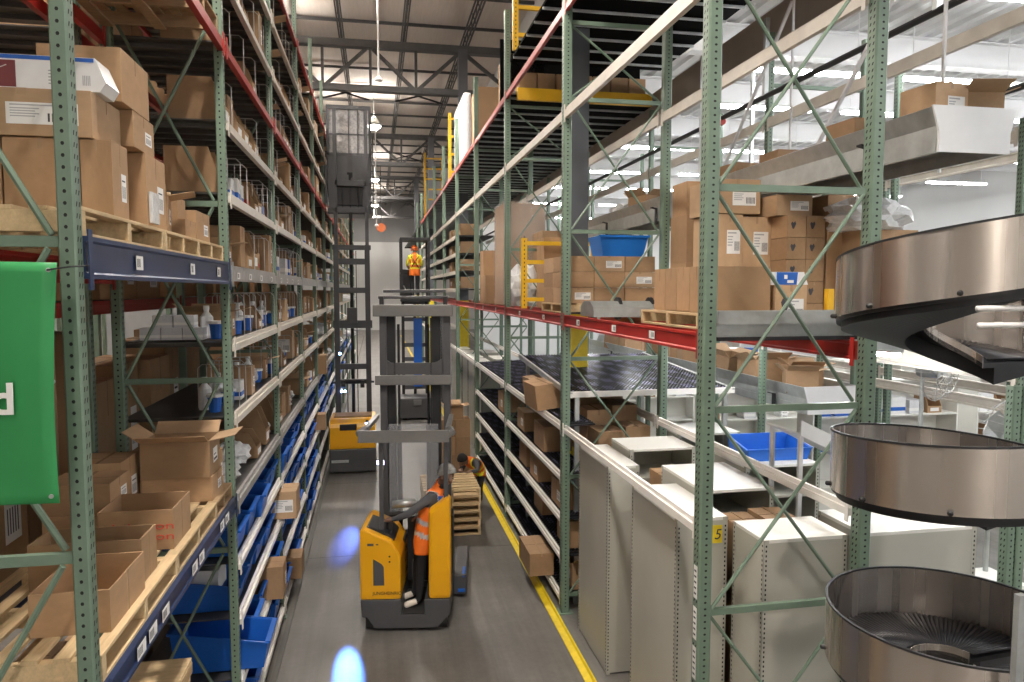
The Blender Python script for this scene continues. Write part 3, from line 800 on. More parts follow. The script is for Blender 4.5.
# ================================================================ RIGHT: TWO-DEEP MODULE RACK
RX, RB2 = 2.44, 3.80
RY = [.83, 5.08, 9.23, 13.55, 17.85, 22.15, 26.45, 30.75, 35.0, 39.3, 43.6]
rackR = thing('pallet_rack', 'green flow rack with red and white beams beside the yellow floor line', 'rack', (RX, 5.08, 0))
def rr(name, me, x, y, z): return put(name, me, rackR, (x-RX, y-5.08, z))
for i, Y in enumerate(RY):
    if i == 0: continue
    hh = 9.6
    rr('post', post_mesh(hh, i < 4, -1), RX+.035, Y, 0).scale = (1.32, 1.32, 1)
    if i < 8: rr('post', post_mesh(hh if i > 6 else 7.95, i < 4, 1 if i != 1 else -1), RB2+.05, Y, 0).scale = (1.32, 1.32, 1)
    if i < 6:
        zs = [.25, 1.88, 3.48, 5.17, 6.88, 7.85]
        for z in zs: MB().box((.09, Y-5.08-.02, z-.026), (RB2-RX-.03, Y-5.08+.02, z+.026)).build('horizontal_brace', GREEN, rackR)
        for a, b in zip(zs[:-1], zs[1:]):
            if i > 3 and a > 6: continue
            MB().tube([(.10, Y-5.08-.022, a+.03), (RB2-RX-.05, Y-5.08-.022, b-.03)], .015, 6).build('diagonal_brace', GREEN, rackR)
            MB().tube([(RB2-RX-.05, Y-5.08+.022, a+.03), (.10, Y-5.08+.022, b-.03)], .015, 6).build('diagonal_brace', GREEN, rackR)
# mid-bay short posts of the flow lanes
for Y in (): rr('post', post_mesh(9.0, False, -1), RX+.042, Y, 0)
def rbeam(i, z, M_, h, step, back=False, x=None):
    return rr('beam', beam_mesh(RY[i+1]-RY[i], h, M_, step, -1), (RB2-.04 if back else RX-.012) if x is None else x, RY[i], z-h)
bed = None
def bed_mesh(L, D):
    """roller lanes: rails along the depth with small wheels"""
    mb = MB(); mb.box((0, .05, -.03), (D, L-.05, -.012), 0)
    y = .10
    while y < L-.1:
        mb.box((.02, y-.004, -.012), (D-.02, y+.004, .012), 0)
        x = .06
        while x < D-.05:
            mb.box((x-.014, y+.008, .0), (x+.014, y+.034, .022), 1 if (int(x*50)+int(y*30)) % 3 == 0 else 0); x += .052
        y += .09
    return mb.mesh('roller_bed', [ROLL, WHEEL])
_bed = {}
def rbed(i, z, D=1.26):
    L = round(RY[i+1]-RY[i], 2)
    if (L, D) not in _bed: _bed[L, D] = bed_mesh(L, D)
    o = rr('roller_bed', _bed[L, D], RX+.05, RY[i], z-.02); o.rotation_euler = (0, -.035, 0); return o
for i in range(1, 9):
    # pallet level, upper white, top red
    b1 = rbeam(i, 4.07, RED, .15, False)
    rbeam(i, 3.99, RED, .15, False, True)
    rbeam(i, 6.76, SILVER, .14, True); rbeam(i, 8.10, RED, .13, True)
    rbeam(i, 6.76, SILVER, .14, True, True)
    if i < 4:
        for y in ((1.0, 2.05, 3.4) if i == 1 else (1.1, 2.9)): label_plate(b1, y, .08, -.0015, -1, .13, .07)
    rbeam(i, 2.60, WSILV, .10, True); rbeam(i, 2.66, WSILV, .10, True, True)
    if i in (2, 3):
        for z in (1.90, 1.32, .80, .22): rbeam(i, z, WSILV, .09, True)
        for z in (2.60, 1.90, 1.32, .80, .22): rbed(i, z, .42 if i == 2 and z > 1.5 else 1.26)
# shelves deep along the aisle (pale beams with dark decks)
for i in (5, 6, 7, 8):
    for z in (4.45, 5.0, 5.55, 6.1):
        rbeam(i, z, SILVER, .12, True); rr('shelf_deck', deck_mesh(RY[i+1]-RY[i], 1.2), RX+1.25, RY[i], z-.01)

# ---- cartons in the flow lanes
GF = 'cartons in the roller lanes'
for (x0, x1, ya, yb, za, zb, txt, kd) in (
    (2.32, 2.78, 10.35, 11.05, 2.62, 3.00, 'brown carton tipped up at the front of the top roller lane', 'a'),
    (2.50, 2.90, 11.4, 12.0, 2.62, 2.95, 'brown carton lying behind the tipped one on the top roller lane', 'c'),
    (2.14, 2.50, 9.93, 10.72, .24, .57, 'long brown carton jutting into the aisle at the lowest roller lane', 'b'),
    (2.62, 3.0, 9.35, 9.85, .25, .62, 'open brown carton in the lowest lane behind the green post', 'o'),
    (2.50, 2.95, 9.5, 10.1, 1.33, 1.70, 'brown carton in the middle roller lane by the green post', 'a'),
    (2.50, 2.90, 11.0, 11.6, 1.33, 1.70, 'brown carton with white label in the middle roller lane', 'a'),
    (2.52, 2.95, 12.0, 12.6, 1.33, 1.68, 'brown carton near the middle of the middle roller lane', 'b'),
    (2.50, 2.95, 10.6, 11.3, 1.91, 2.30, 'brown carton on the second highest roller lane', 'b'),
    (2.52, 2.9, 12.2, 12.8, 1.91, 2.25, 'brown carton deeper along the second highest roller lane', 'a'),
    (2.55, 3.0, 10.9, 11.5, .82, 1.18, 'brown carton on the second lowest roller lane', 'b'),
    (2.55, 3.0, 9.4, 9.95, .82, 1.2, 'dark carton on the second lowest lane beside the green post', 'b'),
    (2.5, 2.95, 14.2, 14.8, 1.91, 2.3, 'brown carton in the far half of the roller lanes', 'a')):
    rot = (0, -.12, .06) if 'tipped' in txt else (0, 0, PI)
    ctn(kd, x0, x1, ya, yb, za, zb, txt, group=GF, rot=rot)
# palletised pile on the floor level behind the lanes
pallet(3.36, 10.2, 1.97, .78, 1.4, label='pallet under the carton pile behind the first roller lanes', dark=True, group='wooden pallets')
gp = 'cartons piled behind the roller lanes'
k = 0
for (x0, x1, ya, yb, za, zb) in ((2.98, 3.36, 9.35, 9.85, 2.12, 2.45), (3.38, 3.74, 9.37, 9.85, 2.12, 2.50), (2.98, 3.34, 9.9, 10.4, 2.12, 2.66), (3.36, 3.74, 9.9, 10.5, 2.12, 2.72), (2.98, 3.36, 10.5, 11.0, 2.12, 2.80), (3.40, 3.75, 10.55, 11.0, 2.12, 2.84)):
    ctn('bac'[k % 3], x0, x1, ya, yb, za, zb, 'brown carton, %s of the pile lying behind the front white beam' % ORD[k], group=gp, rot=(0, 0, PI)); k += 1
# black roller flow bed standing above the lanes
t = thing('roller_conveyor', 'black mesh roller flow bed behind the green cross braces', 'conveyor', (2.6, 9.4, 2.98))
bmesh_ = bed_mesh(3.6, 2.4); o = put('roller_bed', bmesh_, t, (0, 0, 0), (.06, 0, 0))
MB().box((-.02, 0, -.05), (2.42, .03, .03)).build('front_lip', WSILV, t)
for x in (0, 2.4): MB().box((x-.02, 0, -.06), (x+.02, 3.6, .02)).build('side_rail', GALV, t, rot=(.06, 0, 0))
for x in (.1, 2.3): MB().box((x-.03, 3.3, -2.98), (x+.03, 3.36, .1)).build('leg', GALV, t)
for x in (.1, 2.3): MB().box((x-.03, .04, -2.98), (x+.03, .1, -.03)).build('leg', GALV, t)

# ---- putty shelving units under the white beam
def cab_unit(x0, x1, y0, y1, h, label, open_side='y-', nsh=5):
    t = thing('shelving_unit', label, 'shelving', (x0, y0, 0), 0, 'putty coloured steel shelving units')
    w, d = x1-x0, y1-y0
    mb = MB(); mb.box((0, 0, h-.03), (w, d, h)); mb.build('top_panel', CABW, t, bevel=.004)
    def wall(a, b, nm): MB().box(a, b).build(nm, CAB, t)
    if open_side != 'x-': wall((0, .0, .02), (.012, d, h-.03), 'side_panel')
    if open_side != 'x+': wall((w-.012, 0, .02), (w, d, h-.03), 'side_panel')
    if open_side != 'y-': wall((.012, 0, .02), (w-.012, .012, h-.03), 'back_panel')
    if open_side != 'y+': wall((.012, d-.012, .02), (w-.012, d, h-.03), 'back_panel')
    for i in range(nsh):
        z = .12+i*(h-.5)/max(nsh-1, 1); MB().box((.013, .013, z), (w-.013, d-.013, z+.025)).build('shelf', CAB, t)
    for x, sx in ((0, -1), (w, 1)):
        for y, sy in ((0, -1), (d, 1)):
            p = MB(); e = .0025; x_, y_ = x+sx*.003, y+sy*.003
            p.box((min(x_, x_-sx*.045), min(y_, y_-sy*.003), 0), (max(x_, x_-sx*.045), max(y_, y_-sy*.003), h), 0)
            p.box((min(x_, x_-sx*.003), min(y_, y_-sy*.045), 0), (max(x_, x_-sx*.003), max(y_, y_-sy*.045), h), 0)
            z = .05
            while z < h-.05:
                xx = x_-sx*.022; p.box((xx-.006, min(y_, y_+sy*.0012), z), (xx+.006, max(y_, y_+sy*.0012), z+.018), 1)
                yy = y_-sy*.022; p.box((min(x_, x_+sx*.0012), yy-.006, z), (max(x_, x_+sx*.0012), yy+.006, z+.018), 1); z += .04
            p.build('corner_post', [CAB, BLACK], t)
    return t
cab_unit(2.53, 2.90, 7.58, 8.72, 2.42, 'narrow tall putty unit beside the aisle, second from the near green post', 'x+')
c5 = cab_unit(2.53, 3.00, 5.70, 6.80, 2.42, 'putty unit by the near green post with a yellow tag', 'x+')
m_ = MB(); m_.box((.33, -.0075, 2.19), (.42, -.0045, 2.35)); o = m_.build('yellow_tag', LEMON, c5)
cu = bpy.data.curves.new('tag_number', 'FONT'); cu.body = '5'; cu.size = .13; cu.extrude = .001; cu.materials.append(INK); cu.shear = .2
o = bpy.data.objects.new('tag_number', cu); COL.objects.link(o); o.parent = c5; o.location = (.342, -.009, 2.225); o.rotation_euler = (PI/2, 0, 0); font_mesh(o)
cab_unit(2.95, 3.78, 8.02, 8.70, 2.50, 'wide putty unit with open front, farthest under the white beam', 'y-', 6)
cab_unit(3.03, 3.75, 6.22, 7.25, 2.50, 'broad white topped unit in the middle of the bay', 'y-', 5)
cab_unit(3.04, 3.785, 5.16, 5.66, 2.39, 'big putty unit behind the nearest cross braces', 'x+', 4)
cab_unit(3.95, 5.02, 5.16, 5.8, 2.39, 'putty unit standing between the lower steel bowl and the thick green post', 'y+', 4)
cab_unit(4.0, 4.9, 7.2, 8.0, 2.45, 'white topped unit behind the second white beam', 'y-', 4)
cab_unit(4.0, 4.9, 9.0, 9.8, 2.45, 'white topped unit past the back post of the second frame', 'y-', 4)
for j, (x, y) in enumerate(((2.6, 18.0), (2.6, 19.4), (2.6, 20.8), (2.6, 22.3), (2.6, 23.8), (3.3, 18.2), (3.3, 20.2), (3.3, 22.4))):
    cab_unit(x, x+.5, y, y+1.15, 2.42, 'putty unit, %s of the row standing past the roller lanes' % ORD[j], 'x+', 2)
ctn('b', 3.15, 3.55, 7.42, 7.9, 0, 2.3, 'brown carton standing in the dark gap between the putty units', group='cartons by the putty units')
ctn('a', 3.14, 3.42, 5.74, 6.15, 0, 2.30, 'brown carton stuffed behind the big putty unit', group='cartons by the putty units')
ctn('b', 3.44, 3.75, 5.74, 6.15, 0, 2.33, 'light brown carton stuffed behind the big putty unit', group='cartons by the putty units')
# label strips on the near green post
for j, z in enumerate((2.08, 1.72, 1.36)):
    MB().box((.028, 5.08-5.08-.046, z-.13), (.055, 5.08-5.08-.0425, z+.13)).build('label_strip', LABEL, rackR) if False else None
for j, z in enumerate((2.13, 1.80, 1.48)):
    m_ = MB(); m_.box((-.0250, -.030, z-.13), (-.0225, .030, z+.13), 0)
    for q in range(5): m_.box((-.0256, -.016, z-.10+q*.045), (-.0249, .02, z-.085+q*.045), 1)
    m_.build('label_strip', [LABEL, INK], rackR)

# ---- pallet level of the module (z = 4.07)
GU = 'cartons on the red beam level'
pallet(3.02, 6.2, 4.07, .80, 1.1, label='pallet on the red beam carrying the row of brown cartons')
for j in range(4):
    ctn('b', 2.70, 3.32, 5.64+.27*j, 5.90+.27*j, 4.21, 4.60, 'upright brown carton, %s of the row on the red beam pallet' % ORD[j], group=GU, rot=(0, 0, PI))
# galvanised trough just past the near frame, covers by the second frame
t = thing('galvanised_trough', 'grey galvanised trough crossing behind the near cross brace', 'trough', (2.62, 5.22, 4.03))
MB().prism([(0, 0), (.30, 0), (.30, .20), (.28, .20), (.28, .02), (.02, .02), (.02, .10), (-.012, .10), (-.012, .085), (0, .085)], 'x', 0, 1.22).build('trough_body', GALV, t)
MB().box((0, -.03, .10), (1.22, -.012, .20)).build('front_plate', GALV, t)
MB().box((0, -.035, -.03), (1.22, .30, 0)).build('base_rail', TBLACK, t)
t = thing('galvanised_conveyor', 'galvanised conveyor cover with two black end discs on the red beam', 'conveyor', (2.58, 8.35, 4.07))
MB().prism([(0, 0), (.55, 0), (.55, .12), (.40, .19), (.15, .19), (0, .12)], 'x', 0, 1.3).build('cover', GALV, t)
for x in (.38, .80): MB().tube([(x-.02, .20, .10), (x+.02, .20, .10)], .14, 16).build('end_disc', TBLACK, t)
MB().box((0, -.02, 0), (1.3, -.003, .09)).build('toothed_lip', GALV, t)
# big light cartons right behind the near frame
for (x0, x1, ya, yb, za, zb, txt, kd) in (
    (3.38, 3.68, 5.66, 6.1, 4.05, 4.44, 'brown carton with heart mark under the blue and white pack', 'c'),
    (3.70, 3.80, 5.9, 6.3, 4.05, 4.52, 'narrow brown carton beside the steel bowl', 'b'),
    (3.65, 4.30, 7.30, 7.90, 4.02, 4.66, 'wide brown carton low in the big stack behind the near frame', 'a'),
    (3.65, 3.95, 7.30, 7.90, 4.66, 5.22, 'tall brown carton with white label in the big stack', 'c'),
    (3.96, 4.30, 7.32, 7.90, 4.66, 5.20, 'second tall brown carton in the big stack', 'c'),
    (3.62, 4.15, 7.30, 7.95, 5.23, 5.60, 'carton at the top of the big stack', 'c'),
    (4.23, 4.65, 7.10, 7.70, 5.20, 5.42, 'pale carton with two labels across the top of the big stack', 'c'),
    (4.77, 5.18, 7.00, 7.60, 4.02, 4.55, 'wrapped brown carton at the bottom beside the back post', 'b'),
    (4.77, 5.18, 7.00, 7.60, 4.55, 5.05, 'wrapped brown carton in the middle beside the back post', 'b'),
    (4.77, 5.13, 7.00, 7.60, 5.05, 5.42, 'wrapped brown carton on top beside the back post', 'b'),
    (3.88, 4.45, 8.6, 9.1, 4.02, 4.75, 'brown carton at the foot of the dark stack behind the second back post', 'b'),
    (3.88, 4.45, 8.6, 9.1, 4.75, 5.35, 'brown carton on the dark stack behind the second back post', 'b'),
    (3.9, 4.4, 8.65, 9.1, 5.35, 5.78, 'brown carton topping the dark stack behind the second back post', 'a')):
    ctn(kd, x0, x1, ya, yb, za, zb, txt, group=GU)
for c in range(2):
    for q in range(5):
        ctn('b', 4.30+.225*c, 4.52+.225*c, 7.0, 7.45, 4.02+.235*q, 4.25+.235*q, 'small heart printed carton, %s column, %s layer of the middle stack' % (('near', 'far')[c], POS[q]), group=GU)
# heart shaped marks on the printed cartons
for o in [q for q in COL.objects if 'heart' in q.get('label', '')]:
    m_ = MB(); m_.add([(-.32, -.504, .62), (-.26, -.504, .72), (-.18, -.504, .66), (-.10, -.504, .74), (-.04, -.504, .62), (-.16, -.504, .38), (-.24, -.504, .40)], [(0,1,2,3,4,5,6)])
    m_.build('heart_print', INK, o)
t = thing('medical_pack', 'blue and white printed pack lying on the heart marked carton', 'pack', (3.50, 5.82, 4.445))
MB().prism([(-.26, 0), (.20, 0), (.16, .11), (-.17, .11)], 'y', -.14, .14).build('pack_body', WHITEP, t)
MB().prism([(-.10, .0), (.09, .0), (.10, .108), (-.10, .108)], 'y', -.1425, -.14).build('blue_print', PBLUE, t)
m_ = MB(); m_.box((.0, -.1445, .015), (.06, -.1425, .04)); m_.box((-.03, -.1445, .05), (.0, -.1425, .085)); m_.build('white_print', LABEL, t)
# wrap draped on the stack at the back post, and white wrapped goods further right
dup(BAGP, (5.15, 6.9, 5.02), 0, (.9, .8, .42), 'crumpled clear wrap over goods right of the tall back post', 'wrap', 'loose stretch wrap')
ctn('b', 4.95, 5.55, 6.6, 7.3, 4.02, 5.02, 'wrapped brown goods under the crumpled clear wrap', group=GU)
t = thing('yellow_guard', 'yellow steel guard low behind the top steel bowl', 'guard', (4.05, 5.9, 3.96))
MB().box((0, 0, 0), (1.4, .06, .10)).build('rail', YEL, t)
MB().box((0, 0, 0), (.06, .06, .45)).build('post', YEL, t)
MB().box((1.34, 0, 0), (1.4, .06, .9)).build('post', YEL, t)

# wrapped pallet of cartons at the second frame
pallet(3.28, 10.45, 4.07, 1.42, 1.05, label='pallet under the wrapped block of cartons by the second frame')
GW = 'cartons of the wrapped block by the second frame'
for a in range(3):
    for b in range(2):
        for c in range(3):
            ctn('b' if (a+b+c) % 3 else 'c', 2.60+a*.46, 2.60+a*.46+.45, 9.86+b*.6, 9.86+b*.6+.58, 4.21+c*.225, 4.21+c*.225+.22, 'brown carton of the wrapped block, %s column, %s row, %s layer' % (ORD[a], 'front' if b == 0 else 'rear', POS[c]), group=GW)
t = thing('blue_tote', 'large blue plastic tote on the wrapped block of cartons', 'tote', (3.50, 10.15, 4.875))
m_ = MB(); m_.add([(-.30,-.25,0),(.30,-.25,0),(.30,.25,0),(-.30,.25,0),(-.36,-.30,.30),(.36,-.30,.30),(.36,.30,.30),(-.36,.30,.30),(-.33,-.27,.30),(.33,-.27,.30),(.33,.27,.30),(-.33,.27,.30),(-.28,-.23,.03),(.28,-.23,.03),(.28,.23,.03),(-.28,.23,.03)],
      [(0,3,2,1),(0,1,5,4),(1,2,6,5),(2,3,7,6),(3,0,4,7),(4,5,9,8),(5,6,10,9),(6,7,11,10),(7,4,8,11),(8,9,13,12),(9,10,14,13),(10,11,15,14),(11,8,12,15),(12,13,14,15)])
TOTE = mat('bright_blue_plastic', (.008, .17, .62), .4); m_.build('tote_body', TOTE, t)
MB().box((-.38, -.32, .275), (.38, -.297, .305)).build('rim', TOTE, t)
# yellow pallet guard frames
def yguard(x, y, z, w, h, label, n=4):
    t = thing('pallet_guard', label, 'guard', (x, y, z), 0, 'yellow pallet guard frames')
    m_ = MB(); m_.box((-.05, -.04, 0), (.05, .04, h), 0)
    zz = .05
    while zz < h: m_.box((-.008, -.0415, zz), (.008, -.04, zz+.03), 1); zz += .075
    m_.build('post', [YEL, BLACK], t)
    for i in range(n): MB().box((.05, -.03, h*.10+i*h*.8/(n-1)), (w, .03, h*.10+i*h*.8/(n-1)+.07)).build('rung', YEL, t)
    MB().box((w-.06, -.03, 0), (w, .03, h*.95)).build('post', YEL, t)
yguard(2.60, 12.6, 4.07, 1.3, 1.25, 'yellow guard frame on the red beam beyond the wrapped block')
yguard(2.52, 13.0, 8.70, .65, 2.4, 'yellow guard frame standing above the upper red beam, nearest', 5)
yguard(2.50, 24.5, 8.12, .9, 2.2, 'yellow guard frame above the upper red beam beside the grey column')
yguard(2.50, 37.0, 8.12, .9, 3.2, 'yellow guard frame above the upper red beam, farthest', 6)
# goods farther along the pallet level
for (x0, x1, ya, yb, za, zb, txt, kd) in (
    (2.7, 3.6, 15.2, 16.4, 4.07, 6.25, 'tall shrink wrapped brown stack on the red beam', 'b'),
    (2.55, 3.0, 17.2, 17.75, 4.07, 5.35, 'tall flattened brown cartons leaning at the end of the red beam', 'b'),
    (2.55, 2.95, 16.9, 17.18, 4.07, 4.75, 'short brown carton before the leaning flattened ones', 'b'),
    (3.2, 3.75, 13.7, 14.6, 4.07, 5.55, 'brown carton stack behind the yellow guard frame', 'a'),
    (3.0, 3.7, 12.75, 13.35, 4.07, 5.35, 'brown carton load right behind the yellow guard frame', 'b')):
    ctn(kd, x0, x1, ya, yb, za, zb, txt, group='tall loads on the red beam', rot=(0, 0, PI))
dup(BAGW, (2.95, 14.2, 4.08), 0, (.75, 1.0, 1.0), 'white shrink wrapped bundle on the red beam before the tall stack', 'wrap', 'wrapped bundles')
m_ = MB(); m_.box((-.46, -.61, 0), (.46, .61, 2.22)); o = m_.build('stretch_wrap', WRAP, None, (3.15, 15.8, 4.08)); tag(o, 'clear stretch wrap round the tall brown stack', 'wrap')
for j, (ya, x0) in enumerate(((22.4, 2.6), (23.6, 2.65), (25.0, 2.6))):
    for q, z in enumerate((4.45, 5.0, 5.55, 6.1)):
        ctn('ab'[(j+q) % 2], x0, x0+.5, ya, ya+.9, z+.01, z+.36, 'brown carton, %s along the %s pale shelf past the red beam' % (ORD[j], POS[q]), group='cartons on the pale shelves', rot=(0, 0, PI))
# loads above the upper red beam
for (x0, x1, ya, yb, h, txt, kd) in (
    (2.62, 3.6, 18.6, 19.8, 1.45, 'brown carton load above the upper red beam, nearer', 'b'),
    (2.62, 3.4, 14.5, 15.4, 1.0, 'brown carton load above the upper red beam beside the yellow guard', 'b'),
    (2.55, 2.78, 21.0, 23.6, 1.95, 'pale wrapped load above the upper red beam, farther', 'w'),
    (2.80, 3.6, 21.0, 22.4, 1.9, 'brown carton load beside the pale wrapped load above the upper red beam', 'b')):
    if kd == 'w':
        o = MB().box((x0, ya, 8.15), (x1, yb, 8.15+h)).build('wrapped_load', BRIGHTW, None, bevel=.08); tag(o, txt, 'load')
    else: ctn(kd, x0, x1, ya, yb, 8.15, 8.15+h, txt, group='loads above the upper red beam', rot=(0, 0, PI))
for j in range(7):
    ctn('ab'[j % 2], 2.68+.36*j, 3.01+.36*j, 13.45, 13.95, 8.11, 8.46, 'brown carton, %s in the row under the black deck' % ORD[j], group='cartons over the yellow header', rot=(0, 0, 0))

# ================================================================ second module rack and conveyors
rack4 = thing('pallet_rack', 'green rack with pale beams on the far side of the conveyor walkway', 'rack', (5.35, 5.08, 0))
for i, Y in enumerate(RY[1:8]):
    put('post', post_mesh(7.9, i < 2, -1), rack4, (0, Y-5.08, 0))
    if i != 0: put('post', post_mesh(7.9, False, -1), rack4, (1.45, Y-5.08, 0))
    if i in (1, 2, 3):
        for z in (.3, 5.6, 7.2): MB().box((.05, Y-5.08-.02, z-.025), (1.40, Y-5.08+.02, z+.025)).build('horizontal_brace', GREEN, rack4)
for i in range(1, 8):
    L = RY[i+1]-RY[i]
    put('beam', beam_mesh(L, .14, SILVER, True, -1), rack4, (-.05, RY[i]-5.08, 6.62))
    if i > 1: put('beam', beam_mesh(L, .14, SILVER, True, -1), rack4, (1.40, RY[i]-5.08, 4.0))
put('beam', beam_mesh(RY[2]-RY[1], .22, SILVER, False, -1), rack4, (-.05, 0, 3.62))
put('post', post_mesh(7.6, True, -1), rack4, (2.0, 4.15, 0))
put('post', post_mesh(3.6, True, -1), rack4, (-.10, 0, 0))
rack5 = thing('pallet_rack', 'green rack with pale beams deeper in the bright hall behind the upper conveyor end', 'rack', (7.1, 6.9, 0))
for x in (0, 1.1):
    for y in (0, 3.6, 7.2): put('post', post_mesh(6.3, True, -1), rack5, (x, y, 0))
for y in (0, 3.6):
    for z in (3.0, 5.0, 6.05):
        for x in (-.05, 1.05): put('beam', beam_mesh(3.6, .13, SILVER, False, -1), rack5, (x, y, z))


def trough(name, label, x0, x1, y0, y1, z, hh=.26, sup=True):
    t = thing(name, label, 'conveyor', (x0, y0, z), 0, None); w, L = x1-x0, y1-y0
    for x, s in ((0, -1), (w, 1)):
        MB().prism([(x, 0), (x+s*.025, 0), (x+s*.025, .10), (x+s*.08, hh), (x+s*.07, hh+.005), (x, .11)], 'y', 0.02, L).build('side_guard', GALV, t)
    m_ = MB(); m_.box((.02, .05, .05), (w-.02, L, .09)); m_.build('belt', TGREY, t)
    m_ = MB(); m_.box((-.03, .03, -.10), (0, L, .01)); m_.box((w, .03, -.10), (w+.03, L, .01)); m_.build('frame_rail', GALV, t)
    m_ = MB(); m_.prism([(-.03, -.10), (w+.03, -.10), (w+.03, .06), (w+.09, hh+.01), (-.09, hh+.01), (-.03, .06)], 'y', 0, .02); m_.build('end_plate', STEELW, t)
    y = .75; 
    while y < L:
        m_ = MB(); m_.prism([(-.03, -.16), (-.05, -.16), (-.05, .08), (-.14, .10), (-.14, .085), (-.07, .07), (-.07, -.16)], 'y', y, y+.07); m_.build('bracket', TBLACK, t); y += 2.4
    return t
trough('belt_conveyor', 'grey belt conveyor with white end plate high above the walkway', 4.28, 4.86, 4.88, 15.5, 5.56, .24)
trough('belt_conveyor', 'lower belt conveyor with white end plate piled with open cartons', 5.62, 6.30, 8.5, 20, 2.85, .26)
# hangers and struts that carry the upper conveyor
for j, (x, y) in enumerate(((4.98, 5.7), (4.98, 8.1), (4.98, 10.6))):
    m_ = MB(); m_.box((x-.012, y-.012, 5.45), (x+.012, y+.012, 8.0)); tag(m_.build('hanger_rod', STEELW), 'white hanger post, %s along the upper belt conveyor' % ORD[j], 'hanger', 'white conveyor hangers')
for j, (x, y0, y1) in enumerate(((5.02, 5.8, 7.9), (5.02, 8.2, 10.3), (6.9, 9.2, 11.4))):
    m_ = MB(); m_.bar((x, y0, 7.9), (x, y1, 5.75), .035, .035); tag(m_.build('hanger_strut', STEELW), 'white diagonal strut, %s along the upper belt conveyor' % ORD[j], 'strut', 'white conveyor struts')
for (x0, x1, ya, yb, za, zb, txt, kd, rz) in (
    (4.28, 4.60, 5.0, 5.35, 5.68, 6.02, 'brown carton with white label at the end of the upper conveyor', 'c', .1),
    (4.63, 4.97, 5.02, 5.40, 5.68, 5.97, 'open brown carton with raised flaps on the upper conveyor', 'o', -.2),
    (4.32, 4.62, 6.0, 6.4, 5.66, 5.98, 'low carton behind the labelled one on the upper conveyor', 'b', .05),
    (4.35, 4.75, 7.3, 7.7, 5.66, 5.94, 'brown carton midway along the upper conveyor', 'b', 0),
    (4.35, 4.75, 8.3, 8.8, 5.66, 5.97, 'brown carton farther along the upper conveyor', 'a', .1),
    (4.4, 4.8, 11.6, 12.1, 5.66, 6.0, 'opened carton with pale flaps at the far part of the upper conveyor', 'o', .3)):
    ctn(kd, x0, x1, ya, yb, za, zb, txt, rz=rz, group='cartons on the upper conveyor')
dup(BAGW, (4.55, 12.9, 5.66), 0, (.5, .9, .4), 'white crumpled bag on the far part of the upper conveyor', 'bag', 'bags on conveyors')
ro = random.Random(4)
for j, (x, y, s, kd) in enumerate(((5.85, 9.1, .42, 'o'), (6.15, 9.5, .46, 'o'), (5.85, 10.0, .5, 'o'), (6.05, 10.6, .45, 'b'), (5.85, 11.2, .5, 'o'), (6.1, 11.9, .5, 'a'), (5.9, 12.7, .5, 'o'), (6.1, 13.6, .55, 'b'), (5.9, 14.6, .5, 'o'), (6.0, 15.6, .55, 'a'), (5.9, 16.8, .6, 'o'))):
    ctn(kd, x-s/2, x+s/2, y-s/2, y+s/2, 2.95, 2.95+s*.75, 'brown carton, %s from the white end plate on the lower conveyor' % ORD[j], group='cartons on the lower conveyor', rot=(ro.uniform(-.2, .2) if kd == 'o' else 0, 0, ro.uniform(-.5, .5)))
# long handrail and black cable tray in the upper walkway
for (x, z, r_, txt) in ((5.15, 6.98, .035, 'black pipe running along the module under the deck'), (6.9, 6.6, .04, 'second black pipe running deeper in the bright hall')):
    o = MB().tube([(x, 4, z), (x, 40, z)], r_, 10).build('black_pipe', TBLACK); tag(o, txt, 'pipe')
    for y in (6.0, 9.0, 12.5): MB().box((x-.03, y-.03, z), (x+.03, y+.03, 8.0 if x < 5.6 else 9.2)).build('hanger', GALV, o)
    MB().tube([(x, 10.2, z-.05), (x, 10.35, z-.05)], .055, 10).build('red_coupling', PRED, o)

# ================================================================ BRIGHT HALL
def tube_light(x, y, z, label):
    t = thing('tube_light', label, 'light', (x, y, z), 0, 'tube lights in the bright hall')
    MB().prism([(-.08, .06), (-.05, .10), (.05, .10), (.08, .06), (.08, .05), (-.08, .05)], 'x', -1.2, 1.2).build('housing', STEELW, t)
    MB().prism([(-.06, 0), (.06, 0), (.075, .05), (-.075, .05)], 'x', -1.18, 1.18).build('tube', TUBE, t)
    MB().box((-1.0, -.006, .10), (-.99, .006, 9.27-z)).build('hanger', STEELW, t); MB().box((1.0, -.006, .10), (1.01, .006, 9.27-z)).build('hanger', STEELW, t)
    return t
for r_, Y in enumerate((-5, -1, 3.5, 8.2, 11.6, 14.0, 18.4, 22.4, 26.0, 31.0, 37.0)):
    for c in range(5):
        tube_light(7.4+3.1*c+(.5 if r_ % 2 else 0), Y, 8.15, 'white tube light, %s in the %s cross row of the bright hall' % (ORD[c], ORD[r_]))
for j, Y in enumerate((6.2, 9.0, 12.0, 15.0, 18.5)):
    t = thing('tube_light', 'white tube light under the walkway floor, %s past the near frame' % ORD[j], 'light', (4.55, Y, 3.80), PI/2, 'tube lights under the walkway')
    MB().box((-.6, -.06, .04), (.6, .06, .099)).build('housing', STEELW, t); MB().box((-.58, -.045, 0), (.58, .045, .04)).build('tube', TUBE, t)
